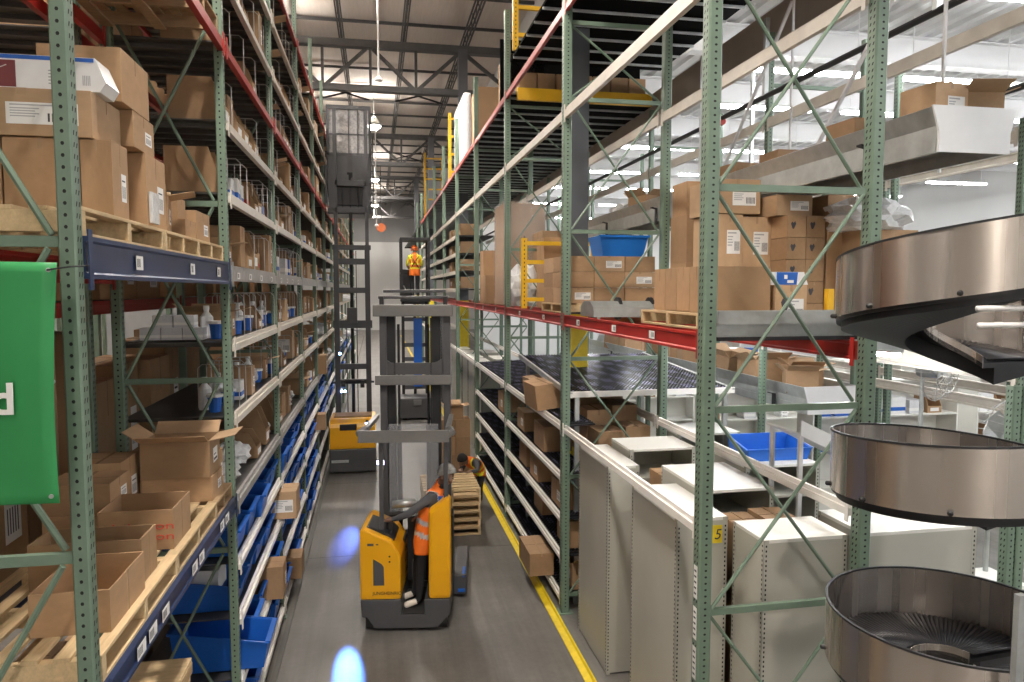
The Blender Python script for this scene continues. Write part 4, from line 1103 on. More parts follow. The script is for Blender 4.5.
# white shelving with bins seen below the top bowl
def hall_unit(x, y, w, h, label, n=4, cols=2):
    t = thing('shelving_unit', label, 'shelving', (x, y, 0), 0, 'white shelving in the bright hall'); d = .5
    for k in range(cols+1): MB().box((k*w/cols-.015, 0, 0), (k*w/cols+.015, d, h)).build('upright_panel', CABW, t)
    for k in range(n+1): MB().box((0, 0, .1+k*(h-.13)/n), (w, d, .13+k*(h-.13)/n)).build('shelf', CABW, t)
    MB().box((0, d, 0), (w, d+.015, h)).build('back_panel', CABW, t)
    return t
rh = random.Random(9)
for j, (x, y, w) in enumerate(((7.75, 11.6, 3.0), (11.2, 11.6, 3.0), (7.3, 15.0, 3.0), (10.8, 15.0, 3.0), (7.2, 18.6, 3.0), (6.9, 22, 3.0), (10.4, 22, 3.0), (14.5, 12, 3.0))):
    hall_unit(x, y, w, 2.75, 'white shelving unit with bins, %s in the bright hall' % ORD[j], 4, 2)
    for lv in range(2, 4):
        for q in range(7 if j < 2 else 3):
            xx = x+.22+q*(w-.3)/(7 if j < 2 else 3); z = .13+lv*(2.62)/4+.002
            p = rh.choice((BINC, WHB, BAGW, BLB, SILB, BINC, BAGW))
            dup(p, (xx, y+.22, z), (0, 0, -PI/2), (.36, .30, rh.uniform(.24, .38)), 'small bin or pack, %s along the %s shelf of the %s white unit' % (ORD[q], POS[lv], ORD[j]), 'bin', 'bins on the white shelving')
def wire_fan(x, y, z, label, rz):
    t = thing('cage_fan', label, 'fan', (x, y, 0), rz, 'wire cage fans'); R_ = .36
    m_ = MB()
    for k in range(24):
        a = 2*PI*k/24; c, s = math.cos(a), math.sin(a)
        m_.tube([(c*.06, -.14, z+s*.06), (c*R_*.8, -.13, z+s*R_*.8), (c*R_, 0, z+s*R_), (c*R_*.8, .12, z+s*R_*.8)], .004, 4)
    for rr_ in (R_, R_*.7, R_*.4): m_.tube([(rr_*math.cos(2*PI*k/28), 0 if rr_ == R_ else -.13, z+rr_*math.sin(2*PI*k/28)) for k in range(29)], .006, 5, 0, False)
    m_.build('cage', WIRE, t)
    for k in range(3):
        a = 2*PI*k/3+.4; m_ = MB(); m_.obox((math.cos(a)*.2, -.02, z+math.sin(a)*.2), (math.cos(a)*.17, 0, math.sin(a)*.17), (-math.sin(a)*.08, .04, math.cos(a)*.08), (0, .004, .0)); m_.build('blade', GALV, t)
    m_ = MB(); m_.lathe([(.09, -.0), (.09, .22)], 14); 
    o = m_.build('motor', GALV, t, (0, -.02, z), (-PI/2, 0, 0))
    MB().tube([(0, .16, .03), (0, .16, z)], .025, 8).build('pole', GALV, t); MB().lathe([(.30, 0), (.30, .03), (.05, .05)], 20).build('base', TBLACK, t)
wire_fan(6.50, 7.35, 3.45, 'wire cage fan hanging just below the cream beam in the bright hall', .4)
wire_fan(6.40, 6.25, 2.90, 'wire cage fan beside the thick green post', .2)
for j, (x, y, w, h) in enumerate(((5.7, 7.2, .9, 1.5), (6.4, 8.0, .8, 1.9), (5.6, 6.0, .9, 1.4))):
    t = thing('storage_cabinet', 'grey office cabinet, %s below the lower conveyor end' % ORD[j], 'cabinet', (x, y, 0), 0, 'grey cabinets in the bright hall')
    MB().box((0, 0, 0), (w, .5, h)).build('cabinet_body', CABW, t, bevel=.006)
    for q in range(2):
        dq = MB().box((q*w/2+.01, -.02, .08), ((q+1)*w/2-.01, 0, h-.03)).build('door', CAB, t); MB().box((w/2-.05+q*.07, -.04, h*.55), (w/2-.03+q*.07, -.02, h*.65)).build('handle', TBLACK, dq)
dup(BLB, (6.9, 8.3, 1.90), (0, 0, -PI/2), (.4, .7, .35), 'blue printed box on the grey cabinet under the lower conveyor', 'box', 'boxes in the bright hall')
dup(BBIN, (4.5, 7.6, 2.453), (0, 0, -PI/2), (.5, .8, .22), 'blue bin on the white topped unit behind the second white beam', 'bin', 'blue bins in the bright hall')
# mid conveyor of white sheet beside the walkway
for j, (x0, x1, ya, z) in enumerate(((4.0, 5.1, 6.2, 3.0), (5.5, 6.3, 6.4, 2.6))):
    t = thing('white_slide', 'white sheet metal slide, %s below the lower conveyor' % ORD[j], 'chute', (x0, ya, z))
    MB().add([(0, 0, 0), (x1-x0, -.3, -.55), (x1-x0, .3, -.55), (0, .6, 0), (0, 0, .02), (x1-x0, -.3, -.53), (x1-x0, .3, -.53), (0, .6, .02)], [(0,3,2,1),(4,5,6,7),(0,1,5,4),(1,2,6,5),(2,3,7,6),(3,0,4,7)]).build('slide_sheet', STEELW, t)
    MB().add([(0, -.02, .0), (x1-x0, -.32, -.55), (x1-x0, -.32, -.40), (0, -.02, .15), (0, -.0, .0), (x1-x0, -.30, -.55), (x1-x0, -.30, -.40), (0, 0, .15)], [(0,1,2,3),(7,6,5,4),(0,4,5,1),(1,5,6,2),(2,6,7,3),(3,7,4,0)]).build('slide_side', STEELW, t)
    for yy in (.05, .55): MB().box((.02, yy-.02, -z), (.06, yy+.02, 0)).build('leg', STEELW, t)

# ================================================================ STEEL SPIRAL CONVEYOR (near right)
SX, SY, SR = 3.605, 3.905, .718
sp = thing('spiral_conveyor', 'brushed stainless spiral conveyor with three bowl shaped turns', 'conveyor', (SX, SY, 0))
def helix_strip(mb, prof, z0, pit, a0, a1, n=110, m=0, closed=True):
    """sweep a profile of (radius, height) points along the helix"""
    vs = []; k = len(prof)
    for i in range(n+1):
        th = a0+(a1-a0)*i/n; z = z0+pit*(th+PI)/(2*PI)
        vs += [(r*math.cos(th), r*math.sin(th), z+h) for r, h in prof]
    fs = []
    for i in range(n):
        for j in range(k if closed else k-1):
            a, b = i*k+j, i*k+(j+1) % k; fs.append((a, b, b+k, a+k))
    if closed: fs.append(tuple(range(k-1, -1, -1))); fs.append(tuple(n*k+j for j in range(k)))
    mb.add(vs, fs, m)
HG = .388
for j, (z0, pit) in enumerate(((2.320, -.058), (3.494, .305), (4.657, .720))):
    a0, a1 = (-PI-PI*.97, -PI+PI*.97) if j < 2 else (-PI-PI*.97, -PI+PI*.95)
    m_ = MB(); helix_strip(m_, [(SR, -HG), (SR, 0), (SR-.006, 0), (SR-.006, -HG)], z0, pit, a0, a1)
    g = m_.build('guard_band', SS, sp, smooth=False)
    for p in g.data.polygons: p.use_smooth = len(p.vertices) == 4
    g.data.set_sharp_from_angle(angle=.7)
    m_ = MB(); helix_strip(m_, [(SR+.004, -.006), (SR+.004, .007), (SR-.012, .007), (SR-.012, -.006)], z0, pit, a0, a1); m_.build('rim_trim', TBLACK, g)
    m_ = MB()
    for k in range(9):
        th = -PI-1.9+k*.68; z = z0+pit*(th+PI)/(2*PI)-HG+.02
        c, s = math.cos(th), math.sin(th)
        m_.tube([(c*(SR-.01), s*(SR-.01), z), (c*(SR+.02), s*(SR+.02), z), (c*(SR+.028), s*(SR+.028), z)], [.016, .016, .008], 10)
    m_.build('bolt', TBLACK, g)
    # roller deck: helical pan and radial rollers
    m_ = MB(); helix_strip(m_, [(.20, -HG-.02), (SR-.01, -HG-.02), (SR-.01, -HG+.01), (.20, -HG+.01)], z0, pit, a0, a1); m_.build('deck_pan', TBLACK, sp)
    m_ = MB()
    for k in range(128):
        th = a0+(a1-a0)*(k+.5)/128; z = z0+pit*(th+PI)/(2*PI)-HG+.035; c, s = math.cos(th), math.sin(th)
        m_.tube([(c*.24, s*.24, z), (c*(SR-.02), s*(SR-.02), z)], [.005, .0165], 8, 0)
    m_.build('radial_rollers', ROLL, sp, smooth=True)
    m_ = MB(); helix_strip(m_, [(.20, -HG-.02), (.20, -HG+.055), (.206, -HG+.055), (.206, -HG-.02)], z0, pit, a0, a1); m_.build('inner_guard', SS, sp, smooth=False)
    m_ = MB(); helix_strip(m_, [(.30, -HG-.13), (SR-.04, -HG-.06), (SR-.04, -HG-.02), (.30, -HG-.02)], z0, pit, a0, a1); m_.build('underside_shroud', TBLACK if j else TGREY, sp)
m_ = MB()
zt = 4.657+.20-HG-.06
for dz, yo in ((.0, -.30), (-.09, -.24)):
    m_.tube([(-.45, -.66-yo*.2, 4.30+dz), (1.0, -.80-yo*.2, 4.31+dz)], .016, 12)
m_.build('cross_tube', STEELW, sp, smooth=True)
m_ = MB()
for x, y in ((1.02, .25), (1.02, -.35)): m_.box((x-.04, y-.04, 0), (x+.04, y+.04, 5.1))
m_.build('support_column', GALV, sp)
for z in (1.86, 3.02, 4.36):
    for y in (.25, -.35): MB().bar((.3, y*.6, z), (1.02, y, z), .05, .05).build('support_arm', TBLACK, sp)
MB().box((-.315, -.815, 0), (-.265, -.78, 2.80)).build('side_post', GALV, sp)

# ================================================================ LIFT TRUCKS
def rbox(a, b, r, M_, name, parent, **k): return MB().box(a, b).build(name, M_, parent, bevel=r, **k)
def wheel(parent, x, y, r, w, name='wheel'):
    m_ = MB(); m_.tube([(x-w/2, y, r), (x+w/2, y, r)], r, 20); o = m_.build(name, RUBBER, parent)
    MB().tube([(x-w/2-.004, y, r), (x+w/2+.004, y, r)], r*.5, 14).build('hub', TLGREY, o); return o
def text(body, size, loc, rot, M_, parent, name='lettering', ext=.001, align='LEFT'):
    cu = bpy.data.curves.new(name, 'FONT'); cu.body = body; cu.size = size; cu.extrude = ext; cu.align_x = align; cu.materials.append(M_)
    o = bpy.data.objects.new(name, cu); COL.objects.link(o); o.parent = parent; o.location = loc; o.rotation_euler = rot; return font_mesh(o)
# -- truck nearest: reach truck with the standing driver
T1 = thing('reach_truck', 'yellow and grey stand-up reach truck nearest in the aisle with its mast lowered', 'forklift', (.32, 9.05, 0), -.15)
m_ = MB()
m_.prism([(-.56, .20), (-.50, .20), (-.40, .05), (.40, .05), (.52, .18), (.57, .22), (.57, .43), (.24, .43), (.24, .22), (-.06, .22), (-.06, .43), (-.58, .43)], 'y', 0, 1.25)
m_.build('chassis', TGREY, T1, bevel=.012)
m_ = MB(); m_.prism([(-.58, .43), (-.06, .43), (-.06, .98), (-.09, 1.06), (-.18, 1.20), (-.52, 1.36), (-.58, 1.33)], 'y', .0, .85)
m_.build('battery_cover', TYEL, T1, bevel=.03)
m_ = MB(); m_.prism([(-.41, .62), (-.27, .62), (-.275, .86), (-.30, .90), (-.41, .97)], 'y', -.004, .02); m_.build('vent_panel', TGREY, T1, bevel=.004)
m_ = MB()
for z in (.93, 1.0): m_.tube([(-.20, -.006, z), (-.20, .01, z)], .012, 8)
m_.build('cover_screw', TBLACK, T1)
text('JUNGHEINRICH', .058, (-.42, -.006, .50), (PI/2, 0, 0), TBLACK, T1)
m_ = MB(); m_.box((-.48, -.003, 1.14), (-.40, .0, 1.17)); m_.box((-.37, -.003, 1.15), (-.34, 0, 1.165)); m_.build('scuff_mark', TGREY, T1)
m_ = MB(); pr = [(.29, .43), (.58, .43), (.58, 1.72), (.54, 1.78), (.42, 1.66), (.30, 1.58)]
m_.prism(pr, 'y', .0, .22); m_.build('backrest_pillar', TYEL, T1, bevel=.05)
m_ = MB(); m_.box((.32, .22, .43), (.56, .80, 1.10)); m_.box((-.06, .85, .33), (.57, 1.20, 1.25)); m_.box((-.10, .50, .43), (-.06, .85, 1.05)); m_.build('cab_lining', TBLACK, T1, bevel=.01)
m_ = MB(); m_.box((-.05, .03, .22), (.235, .85, .235)); m_.build('floor_mat', RUBBER, T1)
m_ = MB(); m_.box((.02, .60, .36), (.10, .72, .70)); m_.build('pedal_box', TGREY, T1, bevel=.01)
# console, grip, tray
m_ = MB(); m_.prism([(-.52, 1.30), (-.18, 1.14), (-.14, 1.18), (-.20, 1.25), (-.50, 1.37)], 'y', .10, .60); m_.build('console', TBLACK, T1, bevel=.02)
m_ = MB(); m_.tube([(-.26, .85, 1.42), (.06, .85, 1.44)], .055, 14); m_.build('armrest', GALV, T1, smooth=True)
m_ = MB(); m_.tube([(-.22, .20, 1.30), (-.22, .20, 1.40)], .045, 12); m_.ell((-.22, .20, 1.41), (.06, .06, .03), 8); m_.build('steering_knob', TBLACK, T1)
# overhead guard
m_ = MB()
zg = 2.56
m_.tube([(-.56, .45, zg), (-.60, .20, zg), (-.55, .0, zg), (.55, .0, zg), (.60, .20, zg), (.56, .45, zg)], .045, 8)
m_.box((-.58, .40, zg-.03), (-.52, 1.42, zg+.03)); m_.box((.50, .40, zg-.03), (.56, 1.42, zg+.03))
m_.box((-.57, -.055, zg-.075), (.57, -.01, zg+.075))
m_.build('overhead_guard', TLGREY, T1, bevel=.0)
for x, y, z0, z1 in ((-.30, .06, 1.34, 2.54), (.52, .08, 1.72, 2.54)):
    MB().box((x-.028, y-.028, z0), (x+.028, y+.028, z1)).build('guard_post', TGREY, T1, bevel=.008)
MB().box((-.34, -.035, zg-.04), (-.26, -.028, zg+.02)).build('warning_sticker', LEMON, T1)
# mast: nested channels
MY = 1.42
for x in (-.50, .42):
    m_ = MB(); m_.prism([(x, 0), (x+.10, 0), (x+.10, .03), (x+.03, .03), (x+.03, .13), (x+.10, .13), (x+.10, .16), (x, .16)] if x < 0 else [(x, 0), (x+.10, 0), (x+.10, .16), (x, .16), (x, .13), (x+.07, .13), (x+.07, .03), (x, .03)], 'z', .12, 4.15)
    m_.build('mast_rail', TBLACK if False else TGREY, T1, (0, MY, 0))
for x in (-.36, .30):
    m_ = MB(); m_.box((x-.055, 0, .2), (x+.075, .14, 4.02)); m_.build('inner_mast_rail', TBLACK, T1, (0, MY+.05, 0))
for z0, z1, y, wd in ((4.02, 4.19, -.06, .58), (3.03, 3.17, -.06, .56), (.5, .62, .10, .50)):
    rbox((-wd, MY+y-.04, z0), (wd-.02, MY+y+.04, z1), .012, TLGREY, 'mast_crossbar', T1)
m_ = MB(); m_.prism([(-.44, 3.17), (.40, 3.17), (.40, 3.40), (.30, 3.34), (-.34, 3.34), (-.44, 3.40)], 'y', MY+.02, MY+.06); m_.build('carriage_plate', TGREY, T1)
for z, y, w in ((4.27, .05, .50), (4.36, .22, .45)):
    rbox((-w-.02, MY+y, z), (w, MY+y+.13, z+.045), .01, TGREY, 'top_plate', T1)
for x in (-.47, .45): MB().box((x-.03, MY+.02, 3.7), (x+.03, MY+.10, 4.30)).build('top_bracket', TBLACK, T1)
for x in (-.24, .19): m_ = MB(); m_.tube([(x, MY+.12, .2), (x, MY+.12, 2.4)], .035, 10); m_.tube([(x, MY+.12, 2.4), (x, MY+.12, 3.9)], .02, 8); m_.build('lift_cylinder', TBLACK, T1)
m_ = MB()
for x in (-.29, .24): m_.box((x-.012, MY+.02, .6), (x+.012, MY+.03, 4.0))
m_.build('lift_chain', TBLACK, T1)
MB().box((-.38, MY-.02, 1.15), (.34, MY-.012, 2.45)).build('clear_screen', GLASS, T1)
m_ = MB(); m_.box((-.40, MY-.03, 1.1), (.36, MY+.01, 1.15)); m_.build('screen_frame', TGREY, T1)
# terminal, forks and reach legs
m_ = MB(); m_.box((-.50, .95, 1.95), (-.38, .99, 2.03), 0); m_.box((-.49, .945, 1.96), (-.39, .95, 2.02), 1); m_.build('terminal', [TBLACK, SCREEN], T1)
for s in (-1, 1):
    m_ = MB(); x = s*.66; m_.prism([(1.0, .05), (1.25, .03), (2.5, .03), (2.55, .12), (2.4, .26), (1.2, .30), (1.0, .34)], 'x', x-.09, x+.09); m_.build('reach_leg', TGREY, T1, bevel=.02)
    wheel(T1, x, 2.35, .13, .12, 'load_wheel')
    m_ = MB(); m_.box((x+s*.02-.05, .97, .10), (x+s*.02+.05, 1.0, .14)); m_.box((x+s*.05-.02, 1.0, .30), (x+s*.05+.02, 1.35, .325)); m_.build('blue_marker', BLUEP, T1)
    m_ = MB(); xf = s*.22; m_.prism([(1.75, .06), (2.85, .04), (2.85, .07), (1.80, .11), (1.80, .75), (1.75, .75)], 'x', xf-.05, xf+.05); m_.build('fork', TBLACK, T1)
rbox((-.45, 1.62, .25), (.42, 1.74, .72), .01, TBLACK, 'fork_carriage', T1)
wheel(T1, .46, .16, .15, .13); wheel(T1, -.47, .16, .13, .10)
m_ = MB(); m_.prism([(.24, 1.15), (.30, 1.15), (.32, 1.5), (.27, 1.5)], 'y', .3, .7); m_.build('backrest_pad', RUBBER, T1, bevel=.01)

# -- far left: turret truck with raised cab
T2 = thing('turret_truck', 'yellow and charcoal turret truck with its cab raised high beside the tall shelving', 'forklift', (-.60, 17.35, 0))
m_ = MB(); m_.prism([(-.55, .04), (.55, .04), (.55, .60), (-.55, .60)], 'y', 0, 1.9); m_.build('chassis', TGREY, T2, bevel=.03)
m_ = MB(); m_.prism([(0, .60), (1.3, .60), (1.3, 1.28), (.25, 1.28), (.04, 1.22), (0, 1.12)], 'x', -.54, .54); m_.build('battery_cover', TYEL, T2, bevel=.03)
rbox((-.30, -.012, 1.05), (.10, .05, 1.20), .02, TBLACK, 'handle_recess', T2)
MB().box((.20, -.004, 1.00), (.32, .0, 1.10)).build('rating_plate', LABEL, T2)
rbox((-.45, .5, 1.28), (.45, 1.1, 1.31), .01, CARD, 'top_board', T2)
m_ = MB(); m_.box((-.50, -.02, .28), (-.10, .0, .34)); m_.build('rear_badge', GALV, T2)
wheel(T2, -.40, .18, .16, .14); wheel(T2, .40, .18, .16, .14)
for x in (-.46, .32):
    m_ = MB(); m_.box((x, 1.45, .1), (x+.13, 1.62, 5.55)); m_.build('mast_rail', TBLUE, T2, bevel=.008)
    m_ = MB(); m_.box((x+.02, 1.66, .5), (x+.11, 1.78, 9.0)); m_.build('inner_mast_rail', TBLUE, T2)
for z0, z1, w in ((5.42, 5.54, .46), (5.05, 5.2, .40), (4.32, 4.46, .40), (3.42, 3.62, .47), (2.36, 2.50, .40), (1.98, 2.10, .42), (2.0, 2.05, .50), (7.05, 7.2, .40), (6.38, 6.50, .40)):
    rbox((-w-.02, 1.46 if z0 < 6 else 1.66, z0), (w+.02 if z0 < 6 else w, 1.58 if z0 < 6 else 1.78, z1), .006, TBLUE, 'mast_crossbar', T2)
m_ = MB(); m_.tube([(-.02, 1.74, .4), (-.02, 1.74, 6.4)], .045, 10); m_.tube([(.10, 1.6, .6), (.10, 1.6, 5.4)], .012, 6); m_.tube([(-.16, 1.6, .6), (-.16, 1.6, 3.5)], .012, 6); m_.build('lift_cylinder', TBLACK, T2)
rbox((-.14, 1.42, 3.55), (.12, 1.5, 3.95), .02, TBLUE, 'valve_box', T2)
m_ = MB()
for x in (-.26, .22): m_.tube([(x-.05, 1.44, 1.98), (x+.05, 1.44, 1.98)], .10, 12)
m_.build('guide_roller', TBLACK, T2)
m_ = MB(); m_.tube([(.34, .05, 1.25), (.34, -.03, 1.22)], .04, 10, 0); m_.tube([(.46, .05, 1.28), (.46, -.03, 1.25)], .04, 10, 0); m_.tube([(.34, -.03, 1.22), (.34, -.036, 1.22)], .035, 10, 1); m_.tube([(.46, -.03, 1.25), (.46, -.036, 1.25)], .035, 10, 1)
m_.tube([(-.33, 1.46, 2.78), (-.33, 1.36, 2.78)], .04, 10, 0); m_.tube([(-.33, 1.36, 2.78), (-.33, 1.35, 2.78)], .033, 10, 1); m_.tube([(-.30, 1.44, 1.80), (-.30, 1.42, 1.80)], .035, 10, 1); m_.tube([(-.22, 1.44, 1.80), (-.22, 1.42, 1.80)], .03, 10, 1); m_.build('blue_safety_light', [TBLACK, BLED], T2)
# raised cab
cab = rbox((-.60, 1.82, 6.36), (.52, 3.0, 6.50), .02, TBLUE, 'cab_floor', T2)
m_ = MB(); m_.prism([(-.60, 7.02), (-.54, 6.50), (.46, 6.50), (.52, 7.02), (.52, 7.86), (-.60, 7.86)], 'y', 1.84, 2.0); m_.build('cab_panel', TBLUE, T2, bevel=.015)
rbox((-.36, 1.79, 6.58), (.28, 1.85, 7.12), .01, TBLACK, 'cab_service_bay', T2)
m_ = MB()
for x in (-.22, -.02, .18): m_.tube([(x, 1.77, 6.5), (x, 1.77, 7.1)], .018, 6)
m_.build('hydraulic_hose', TBLACK, T2)
m_ = MB(); m_.prism([(-.10, 7.42), (.04, 7.42), (.04, 7.30), (.0, 7.28), (-.02, 7.2), (-.06, 7.2), (-.06, 7.36), (-.10, 7.36)], 'y', 1.825, 1.84); m_.build('cable_slot', BLACK, T2)
m_ = MB(); m_.box((.60-.06, 1.9, 6.6), (.58, 2.9, 7.6)); m_.box((-.66, 1.9, 6.6), (-.60, 2.9, 7.6)); m_.build('cab_side', TBLUE, T2)
m_ = MB()
for x in (-.57, .49): 
    for y in (1.9, 2.95): m_.box((x-.035, y-.035, 7.8), (x+.035, y+.035, 9.1))
m_.box((-.60, 1.86, 9.02), (.52, 2.98, 9.12)); m_.box((-.60, 1.865, 7.86), (.52, 1.90, 7.92)); m_.box((-.53, 1.87, 8.38), (.46, 1.89, 8.41)); m_.box((-.06, 1.87, 7.9), (-.03, 1.89, 9.05)); m_.box((.17, 1.87, 7.9), (.20, 1.89, 9.05))
m_.build('cab_frame', TBLUE, T2)
MB().box((-.53, 1.90, 7.90), (.46, 1.908, 9.03)).build('cab_window', MESHG, T2)
m_ = MB(); m_.box((-.2, 1.93, 8.15), (.2, 1.96, 8.28), 0); m_.box((-.14, 1.925, 8.17), (-.02, 1.93, 8.26), 1); m_.box((.03, 1.925, 8.17), (.15, 1.93, 8.26), 1); m_.build('control_panel', [TGREY, LABEL], T2)

# -- order picker farther down the aisle with a raised platform
T3 = thing('order_picker', 'dark order picker far down the aisle with a worker on its raised platform', 'forklift', (1.32, 24.2, 0))
rbox((-.60, 0, .06), (.60, 1.1, .75), .04, TGREY, 'chassis', T3)
wheel(T3, -.42, .2, .17, .14); wheel(T3, .42, .2, .17, .14)
rbox((-.14, -.03, .5), (.14, .02, .70), .02, TLGREY, 'rear_badge', T3)
for x in (-.46, .36): 
    m_ = MB(); m_.box((x, 1.15, .1), (x+.10, 1.32, 4.0)); m_.build('mast_rail', TBLACK, T3)
for z in (.9, 1.9, 2.4, 3.3, 3.9): rbox((-.46, 1.17, z), (.46, 1.28, z+.14), .005, TGREY, 'mast_crossbar', T3)
m_ = MB(); m_.tube([(0, 1.22, .3), (0, 1.22, 4.0)], .05, 10); m_.build('lift_cylinder', TBLACK, T3)
rbox((.62, .9, .4), (.98, 1.5, 3.75), .02, TGREY, 'cable_housing', T3)
m_ = MB(); z = .5
while z < 3.6: m_.box((.69, .885, z), (.91, .90, z+.05)); z += .10
m_.build('cable_chain', TBLACK, T3)
MB().box((-.05, 1.10, 1.0), (.25, 1.13, 3.4)).build('blue_hose_guard', BLUEP, T3)
rbox((-.50, .30, 4.0), (.50, 1.5, 4.10), .01, TBLACK, 'platform', T3)
m_ = MB()
for x in (-.47, .45):
    for y in (.32, 1.46): m_.box((x-.035, y-.035, 4.1), (x+.035, y+.035, 6.12))
m_.box((-.51, .28, 6.08), (.50, 1.5, 6.16)); m_.box((-.50, .3, 4.95), (-.45, 1.46, 5.0)); m_.box((.42, .3, 4.95), (.48, 1.46, 5.0))
m_.build('platform_cage', TBLACK, T3)
m_ = MB(); m_.box((-.46, .85, 4.1), (-.02, 1.44, 4.95)); m_.prism([(-.46, 4.95), (-.05, 4.95), (-.10, 5.08), (-.46, 5.12)], 'y', .9, 1.4); m_.build('console', TBLACK, T3, bevel=.02)
MB().tube([(-.40, .70, 4.55), (-.30, .70, 4.35), (-.12, .70, 4.35)], .022, 8).build('grab_handle', GALV, T3)

# ================================================================ PEOPLE
def person(label, J, mats, tags, loc=(0,0,0), nose=(0,1,0), vest=None, vcol=None, extra_r=None):
    """J: joint positions; one continuous skinned body"""
    names = list(J); idx = {n: i for i, n in enumerate(names)}
    E_ = [('pelvis','belly'),('belly','chest'),('chest','neck'),('neck','jaw'),('jaw','head'),('head','crown')]
    for s in 'LR':
        E_ += [('chest','sh'+s),('sh'+s,'el'+s),('el'+s,'wr'+s),('wr'+s,'pa'+s),('pelvis','hi'+s),('hi'+s,'kn'+s),('kn'+s,'an'+s),('an'+s,'to'+s)]
    R_ = dict(pelvis=(.15,.125), belly=(.145,.115), chest=(.165,.13), neck=(.058,.058), jaw=(.072,.078), head=(.088,.098), crown=(.06,.065))
    for s in 'LR': R_.update({'sh'+s:(.072,.072), 'el'+s:(.050,.050), 'wr'+s:(.034,.034), 'pa'+s:(.040,.026), 'hi'+s:(.098,.098), 'kn'+s:(.066,.066), 'an'+s:(.047,.047), 'to'+s:(.042,.034)})
    V = [Vector(J[n]) for n in names]; ed = [(idx[a], idx[b]) for a, b in E_]; rad = [R_[n] for n in names]
    seg = [(Vector(J[a]), Vector(J[b]), tags.get(a[:2] if a[:2] in ('sh','el','wr','pa','hi','kn','an') else a, 1), (R_[a][0]+R_[b][0])/2, a) for a, b in E_]
    # fingers: four fingers and a thumb from each palm
    for s in 'LR':
        w, p = Vector(J['wr'+s]), Vector(J['pa'+s]); d = (p-w).normalized(); side = d.cross(Vector((0,0,1)))
        side = side.normalized() if side.length > .1 else Vector((1,0,0)); dn = side.cross(d)*(-1 if side.cross(d).z > 0 else 1)
        for q, (o_, ln) in enumerate(((-.030, .070), (-.010, .082), (.010, .078), (.030, .062), (.042, .050))):
            th = q == 4
            b0 = p+side*o_+d*(.02 if not th else -.03); b1 = b0+d*ln*.5+(side*.03 if th else Vector())+dn*.008; b2 = b1+d*ln*.4+dn*.03
            k = len(V); V += [b0, b1, b2]; rad += [(.011, .011), (.0095, .0095), (.008, .008)]
            ed += [(idx['pa'+s], k), (k, k+1), (k+1, k+2)]
            seg.append((b0, b2, 0, .012, 'pa'))
    k = len(V); hd = Vector(J['head']); nd = Vector(nose).normalized()
    V.append(hd+nd*.115-Vector((0,0,.02))); rad.append((.014, .018)); ed.append((idx['head'], k))
    seg.append((hd, V[-1], tags.get('head', 0), .05, 'head'))
    me = bpy.data.meshes.new('body'); me.from_pydata(V, ed, [])
    o = bpy.data.objects.new('tmp', me); COL.objects.link(o)
    md = o.modifiers.new('s', 'SKIN'); md.use_smooth_shade = True
    if not me.skin_vertices: me.attributes  # created by the modifier
    for i, r_ in enumerate(rad): me.skin_vertices[0].data[i].radius = r_
    for i in range(len(V)): me.skin_vertices[0].data[i].use_root = (i == 0)
    sb = o.modifiers.new('d', 'SUBSURF'); sb.levels = 3; sb.render_levels = 3
    bpy.context.view_layer.update()
    dg = bpy.context.evaluated_depsgraph_get()
    me2 = bpy.data.meshes.new_from_object(o.evaluated_get(dg))
    bpy.data.objects.remove(o)
    me2.name = 'person'; me2.materials.clear()
    for m in mats: me2.materials.append(m)
    own = []
    for p in me2.polygons:
        c = p.center; best = None
        for a, b, t, r_, nm in seg:
            ab = b-a; u = max(0, min(1, (c-a).dot(ab)/max(ab.length_squared, 1e-9))); dd = (c-(a+ab*u)).length/r_
            if best is None or dd < best[0]: best = (dd, t, nm)
        p.material_index = best[1]; p.use_smooth = True; own.append(best[2])
    bo = put('person', me2, None, loc); tag(bo, label, 'person')
    # eyes and ears as small islands of the head
    e = MB(); sd = nd.cross(Vector((0,0,1))).normalized()
    for s in (-1, 1): e.ell(tuple(hd+nd*.088+sd*s*.034+Vector((0,0,.012))), (.011, .011, .011), 6)
    e.build('eyes', INK, bo)
    e = MB()
    for s in (-1, 1): e.ell(tuple(hd+sd*s*.092+Vector((0,0,-.005))), (.018, .018, .032), 6)
    e.build('ears', mats[0], bo)
    if vest:
        mats_v, waist = vest; bm = bmesh.new(); bm.from_mesh(me2)
        dele = [f for f in bm.faces if own[f.index] not in ('belly', 'chest', 'pelvis') or min((f.calc_center_median()-Vector(J[q])).length for q in ('shL', 'shR')) < .115]
        bmesh.ops.delete(bm, geom=dele, context='FACES')
        bm.normal_update()
        for v in bm.verts: v.co += v.normal*.02
        ax = (Vector(J['chest'])-Vector(J['pelvis'])); L = ax.length; ax.normalize(); across = (Vector(J['shL'])-Vector(J['shR'])).normalized()
        for f in bm.faces:
            c = f.calc_center_median()-Vector(J['pelvis']); h = c.dot(ax)/L; q = (c-ax*c.dot(ax)).dot(across)
            f.material_index = 1 if (.12 < h < .26 or .46 < h < .60 or (h > .60 and .07 < abs(q) < .12)) else 0
            f.smooth = True
        vm = bpy.data.meshes.new('vest')
        for m in mats_v: vm.materials.append(m)
        bm.to_mesh(vm); bm.free()
        vo = put('vest', vm, bo); so = vo.modifiers.new('t', 'SOLIDIFY'); so.thickness = .006
    return bo, hd
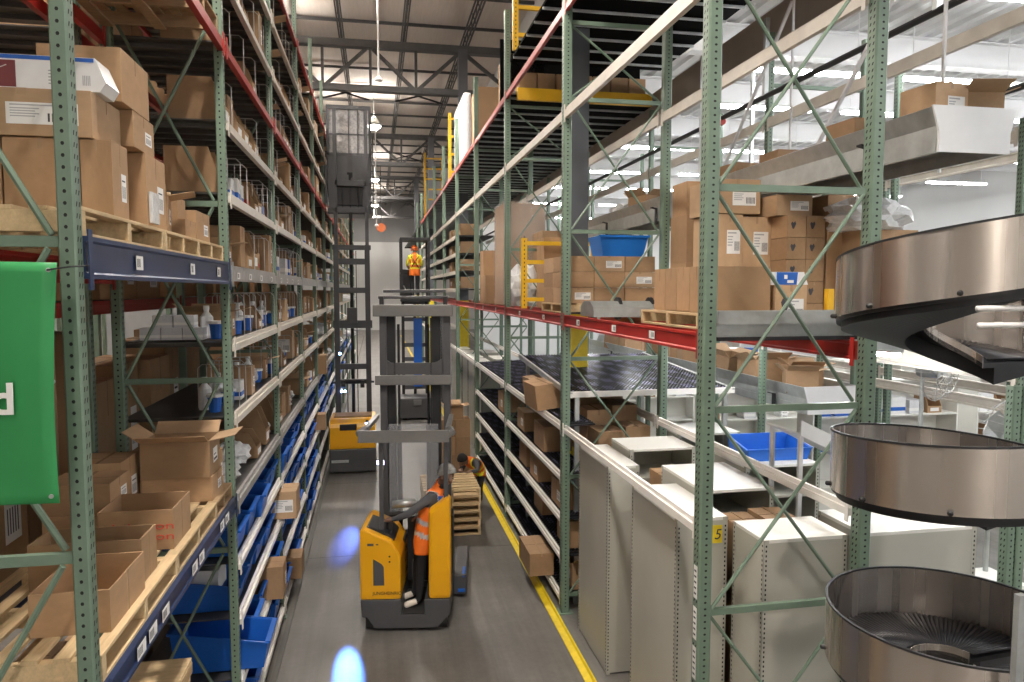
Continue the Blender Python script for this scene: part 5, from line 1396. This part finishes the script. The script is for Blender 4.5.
def cap(bo, hd, M_, name, up=(0,0,1), brim=False, r=.108):
    m_ = MB(); m_.ell((0, 0, 0), (r, r*1.08, r*1.05), 12, 0, -.25, 1)
    if brim: m_.lathe([(r*1.12, -.02), (r*1.25, -.03), (r*1.02, 0)], 16, (0, .02, -.02))
    else: m_.lathe([(r*1.03, -.035), (r*1.06, -.02), (r*1.06, .02), (r*1.02, .03)], 16)
    o = m_.build(name, M_, bo, tuple(hd+Vector(up)*.05), smooth=True)
    o.rotation_euler = Vector((0,0,1)).rotation_difference(Vector(up)).to_euler(); return o
TG = dict(pelvis=2, belly=1, chest=1, neck=0, jaw=0, head=0, sh=1, el=1, wr=0, pa=0, hi=2, kn=2, an=3)
# driver, sideways on the reach truck, looking back over the pillar
J = dict(pelvis=(.56,9.40,1.10), belly=(.60,9.39,1.32), chest=(.69,9.38,1.57), neck=(.79,9.40,1.78), jaw=(.85,9.36,1.87), head=(.89,9.32,1.95), crown=(.905,9.32,2.03),
         shL=(.64,9.23,1.68), elL=(.36,9.18,1.50), wrL=(.18,9.22,1.44), paL=(.11,9.24,1.43), shR=(.84,9.58,1.70), elR=(.74,9.72,1.42), wrR=(.60,9.76,1.30), paR=(.52,9.76,1.28),
         hiL=(.55,9.31,1.03), knL=(.53,9.33,.66), anL=(.50,9.27,.31), toL=(.30,9.24,.265), hiR=(.56,9.49,1.03), knR=(.50,9.52,.66), anR=(.46,9.52,.31), toR=(.29,9.50,.265))
p1, hd = person('driver in grey knit beanie and orange vest standing sideways on the near truck', J, [SKIN, GRCLOTH, DKCLOTH, SHOE], TG, nose=(.45,-.75,-.45), vest=([ORANGE, REFL], 1.1))
cap(p1, hd, KNIT, 'beanie', up=(-.12, .28, .95), r=.122)
m_ = MB(); m_.ell((.835, 9.36, 1.82), (.08, .08, .055), 8); m_.build('scarf', DKCLOTH, p1, smooth=True)
m_ = MB(); m_.box((.76, 9.245, 1.62), (.83, 9.255, 1.70)); m_.build('badge', PBLUE, p1, bevel=.004)
# worker bending behind the pallet stack
J = dict(pelvis=(2.02,14.40,.92), belly=(1.96,14.30,1.04), chest=(1.86,14.16,1.16), neck=(1.74,14.04,1.20), jaw=(1.69,13.99,1.20), head=(1.645,13.95,1.22), crown=(1.62,13.93,1.29),
         shL=(1.74,14.26,1.18), elL=(1.62,14.06,.98), wrL=(1.60,13.84,1.08), paL=(1.59,13.77,1.08), shR=(1.94,14.02,1.15), elR=(1.92,13.84,1.03), wrR=(1.78,13.70,1.06), paR=(1.72,13.66,1.06),
         hiL=(1.95,14.46,.86), knL=(1.88,14.36,.48), anL=(1.92,14.52,.09), toL=(1.84,14.40,.04), hiR=(2.08,14.36,.86), knR=(2.02,14.22,.48), anR=(2.06,14.40,.09), toR=(1.98,14.28,.04))
J = {k: (x, y, z-(.20 if z > .6 else .06 if z > .3 else 0)) for k, (x, y, z) in J.items()}
p2, hd = person('worker in orange and yellow vest bending over the stack of wooden pallets', J, [SKIN, GRCLOTH, DKCLOTH, TBLACK], TG, nose=(-.5,-.5,-.7), vest=([ORANGE, HIVY], .9))
cap(p2, hd, DKCLOTH, 'cap', up=(-.2, -.1, .95), r=.102)
# worker on the raised platform, seen from behind
J = {k: (x, y, z) for k, (x, y, z) in dict(pelvis=(0,0,.96), belly=(0,.01,1.14), chest=(0,.01,1.34), neck=(0,.01,1.50), jaw=(0,.02,1.57), head=(0,.02,1.64), crown=(0,.02,1.71),
         shL=(-.18,.0,1.42), elL=(-.25,.05,1.15), wrL=(-.20,.25,1.05), paL=(-.18,.32,1.05), shR=(.18,0,1.42), elR=(.24,.04,1.15), wrR=(.18,.24,1.06), paR=(.16,.31,1.06),
         hiL=(-.09,0,.88), knL=(-.10,.02,.50), anL=(-.10,-.01,.09), toL=(-.12,.13,.04), hiR=(.09,0,.88), knR=(.10,.02,.50), anR=(.10,-.01,.09), toR=(.12,.13,.04)).items()}
TG3 = dict(TG); TG3['el'] = 0
p3, hd = person('worker in orange helmet and yellow shirt seen from behind on the raised platform', J, [SKINL, HIVY, DKCLOTH, TBLACK], TG3, loc=(1.30, 24.72, 4.105), nose=(0,1,0), vest=([ORANGE, HIVY], .9))
cap(p3, hd, HELM, 'helmet', brim=True, r=.125)
m_ = MB(); m_.tube([(-.13, -.15, 1.42), (0, -.17, 1.25), (.13, -.15, 1.42)], .018, 6); m_.tube([(-.12, -.15, 1.05), (0, -.17, 1.25), (.12, -.15, 1.05)], .018, 6); m_.build('harness', DKCLOTH, p3)

# ================================================================ AISLE ODDS
for j in range(6):
    pallet(1.29, 13.10, .002+.143*j, 1.02, .95, label='wooden pallet, %s from the floor in the stack behind the near truck' % ORD[j], group='stacked wooden pallets', rz=random.uniform(-.02, .02))
for j in range(3):
    for c in range(2):
        ctn('ab'[(j+c) % 2], 1.48+.36*c, 1.83+.36*c, 17.0, 17.5, .003+.43*j, .43*(j+1), 'brown carton in the aisle pile behind the bending worker, %s column, %s from the floor' % (('inner', 'outer')[c], ORD[j]), group='carton pile in the aisle')
ctn('o', 1.60, 2.02, 17.02, 17.44, 1.295, 1.60, 'open carton on top of the aisle pile behind the bending worker', group='carton pile in the aisle')

# hanging lamps, cords and reel
for j, Y in enumerate((-9.5, 2.8, 20.5, 38.0, 56.0, 73.0)):
    for X in (0.0,) if Y > 0 else (0.0,):
        t = thing('high_bay_lamp', 'round high bay lamp over the aisle, %s from the camera end' % ORD[j], 'lamp', (X, Y, 12.75), 0, 'high bay lamps')
        MB().lathe([(.08, .50), (.10, .45), (.14, .42), (.36, .12), (.38, .0), (.36, .0), (.33, .12), (.10, .36)], 24).build('reflector', GALV, t)
        m_ = MB(); m_.ell((0, 0, .06), (.33, .33, .26), 12, 0, -1, 0); m_.build('lens', LAMP, t)
        MB().tube([(0, 0, .5), (0, 0, 1.86)], .012, 6).build('hanger', GALV, t)
for j, (X, Y, za, zb) in enumerate(((.14, 20.0, 10.0, 14.5), (.06, 37.0, 7.6, 12.6))):
    t = thing('pull_cord', 'white hanging cord with bell shaped end, %s one down the aisle' % ('nearer', 'farther')[j], 'cord', (X, Y, za))
    MB().tube([(0, 0, 0), (0, 0, zb-za)], .025, 8).build('cord', STEELW, t)
    MB().lathe([(.11, 0), (.10, .05), (.04, .10), (.025, .18)], 14).build('bell', STEELW, t)
t = thing('cable_reel', 'round orange reel hanging at the far end of the aisle', 'reel', (.35, 45, 8.2))
MB().tube([(0, -.12, 0), (0, .12, 0)], .27, 18).build('drum', mat('rust_orange', (.55, .13, .03), .5), t); MB().tube([(0, 0, .3), (0, 0, 4.0)], .03, 6).build('hanger', JOIST, t)
# added unseen lamps over other aisles, lighting the ceiling and goods past the racks
for j, (X, Y) in enumerate(((-5.0, 5.5), (-5.0, 16), (-5.0, 27), (-5.0, 38), (-5.0, 50), (-5.0, 62), (-11, 8), (-11, 24))):
    t = thing('high_bay_lamp', 'unseen high bay lamp added over the neighbouring aisle to light the ceiling, %s' % ORD[j], 'lamp', (X, Y, 12.75), 0, 'added unseen lamps over the neighbouring aisles')
    MB().lathe([(.08, .50), (.14, .42), (.36, .12), (.38, .0), (.36, .0), (.33, .12), (.10, .36)], 16).build('reflector', GALV, t)
    MB().lathe([(.34, .03), (.34, .05)], 16).build('lens', LAMP, t)

# ================================================================ LIGHT
def spot(name, loc, aim, col, power, ang, blend=.4, r=.02):
    l = bpy.data.lights.new(name, 'SPOT'); l.color = col; l.energy = power; l.spot_size = ang; l.spot_blend = blend; l.shadow_soft_size = r
    o = bpy.data.objects.new(name, l); COL.objects.link(o); o.location = loc
    o.rotation_euler = (Vector(aim)-Vector(loc)).to_track_quat('-Z', 'Y').to_euler(); return o
spot('blue_beam', (-.93, 18.66, 2.78), (-.37, 8.1, 0), (.10, .28, 1.0), 18000, .038, .9)
spot('blue_beam', (-.20, 17.28, 1.2), (-.60, 12.6, 0), (.06, .18, 1.0), 1000, .12, 1.0)
def area(name, loc, sx, sy, power, col, rot=(0,0,0)):
    l = bpy.data.lights.new(name, 'AREA'); l.shape = 'RECTANGLE'; l.size = sx; l.size_y = sy; l.energy = power; l.color = col
    o = bpy.data.objects.new(name, l); COL.objects.link(o); o.location = loc; o.rotation_euler = rot; return o
WARM = (1.0, .925, .84)
for Y in (-9.5, 2.8, 20.5, 38, 56, 73): area('high_bay_glow', (0, Y, 12.72), .7, .7, 2050, WARM); area('high_bay_uplight', (0, Y, 13.15), .8, .8, 170, WARM, (PI, 0, 0))
for X, Y in ((-5, 5.5), (-5, 16), (-5, 27), (-5, 38), (-5, 50), (-5, 62), (-11, 8), (-11, 24)): area('high_bay_glow', (X, Y, 12.72), .7, .7, 420, WARM); area('high_bay_uplight', (X, Y, 13.15), .8, .8, 1300, WARM, (PI, 0, 0))  # added unseen lights over other aisles; strong uplight brightens the ceiling
w = bpy.data.worlds.new('world'); sc.world = w; w.use_nodes = True
w.node_tree.nodes['Background'].inputs[0].default_value = (.9, .95, 1, 1); w.node_tree.nodes['Background'].inputs[1].default_value = 0.02
sc.view_settings.view_transform = 'Standard'; sc.view_settings.look = 'None'; sc.view_settings.gamma = 1; sc.view_settings.use_curve_mapping = False
sc.view_settings.exposure = 0.15
sc.cycles.max_bounces = 8; sc.cycles.transparent_max_bounces = 12
bpy.context.view_layer.update()
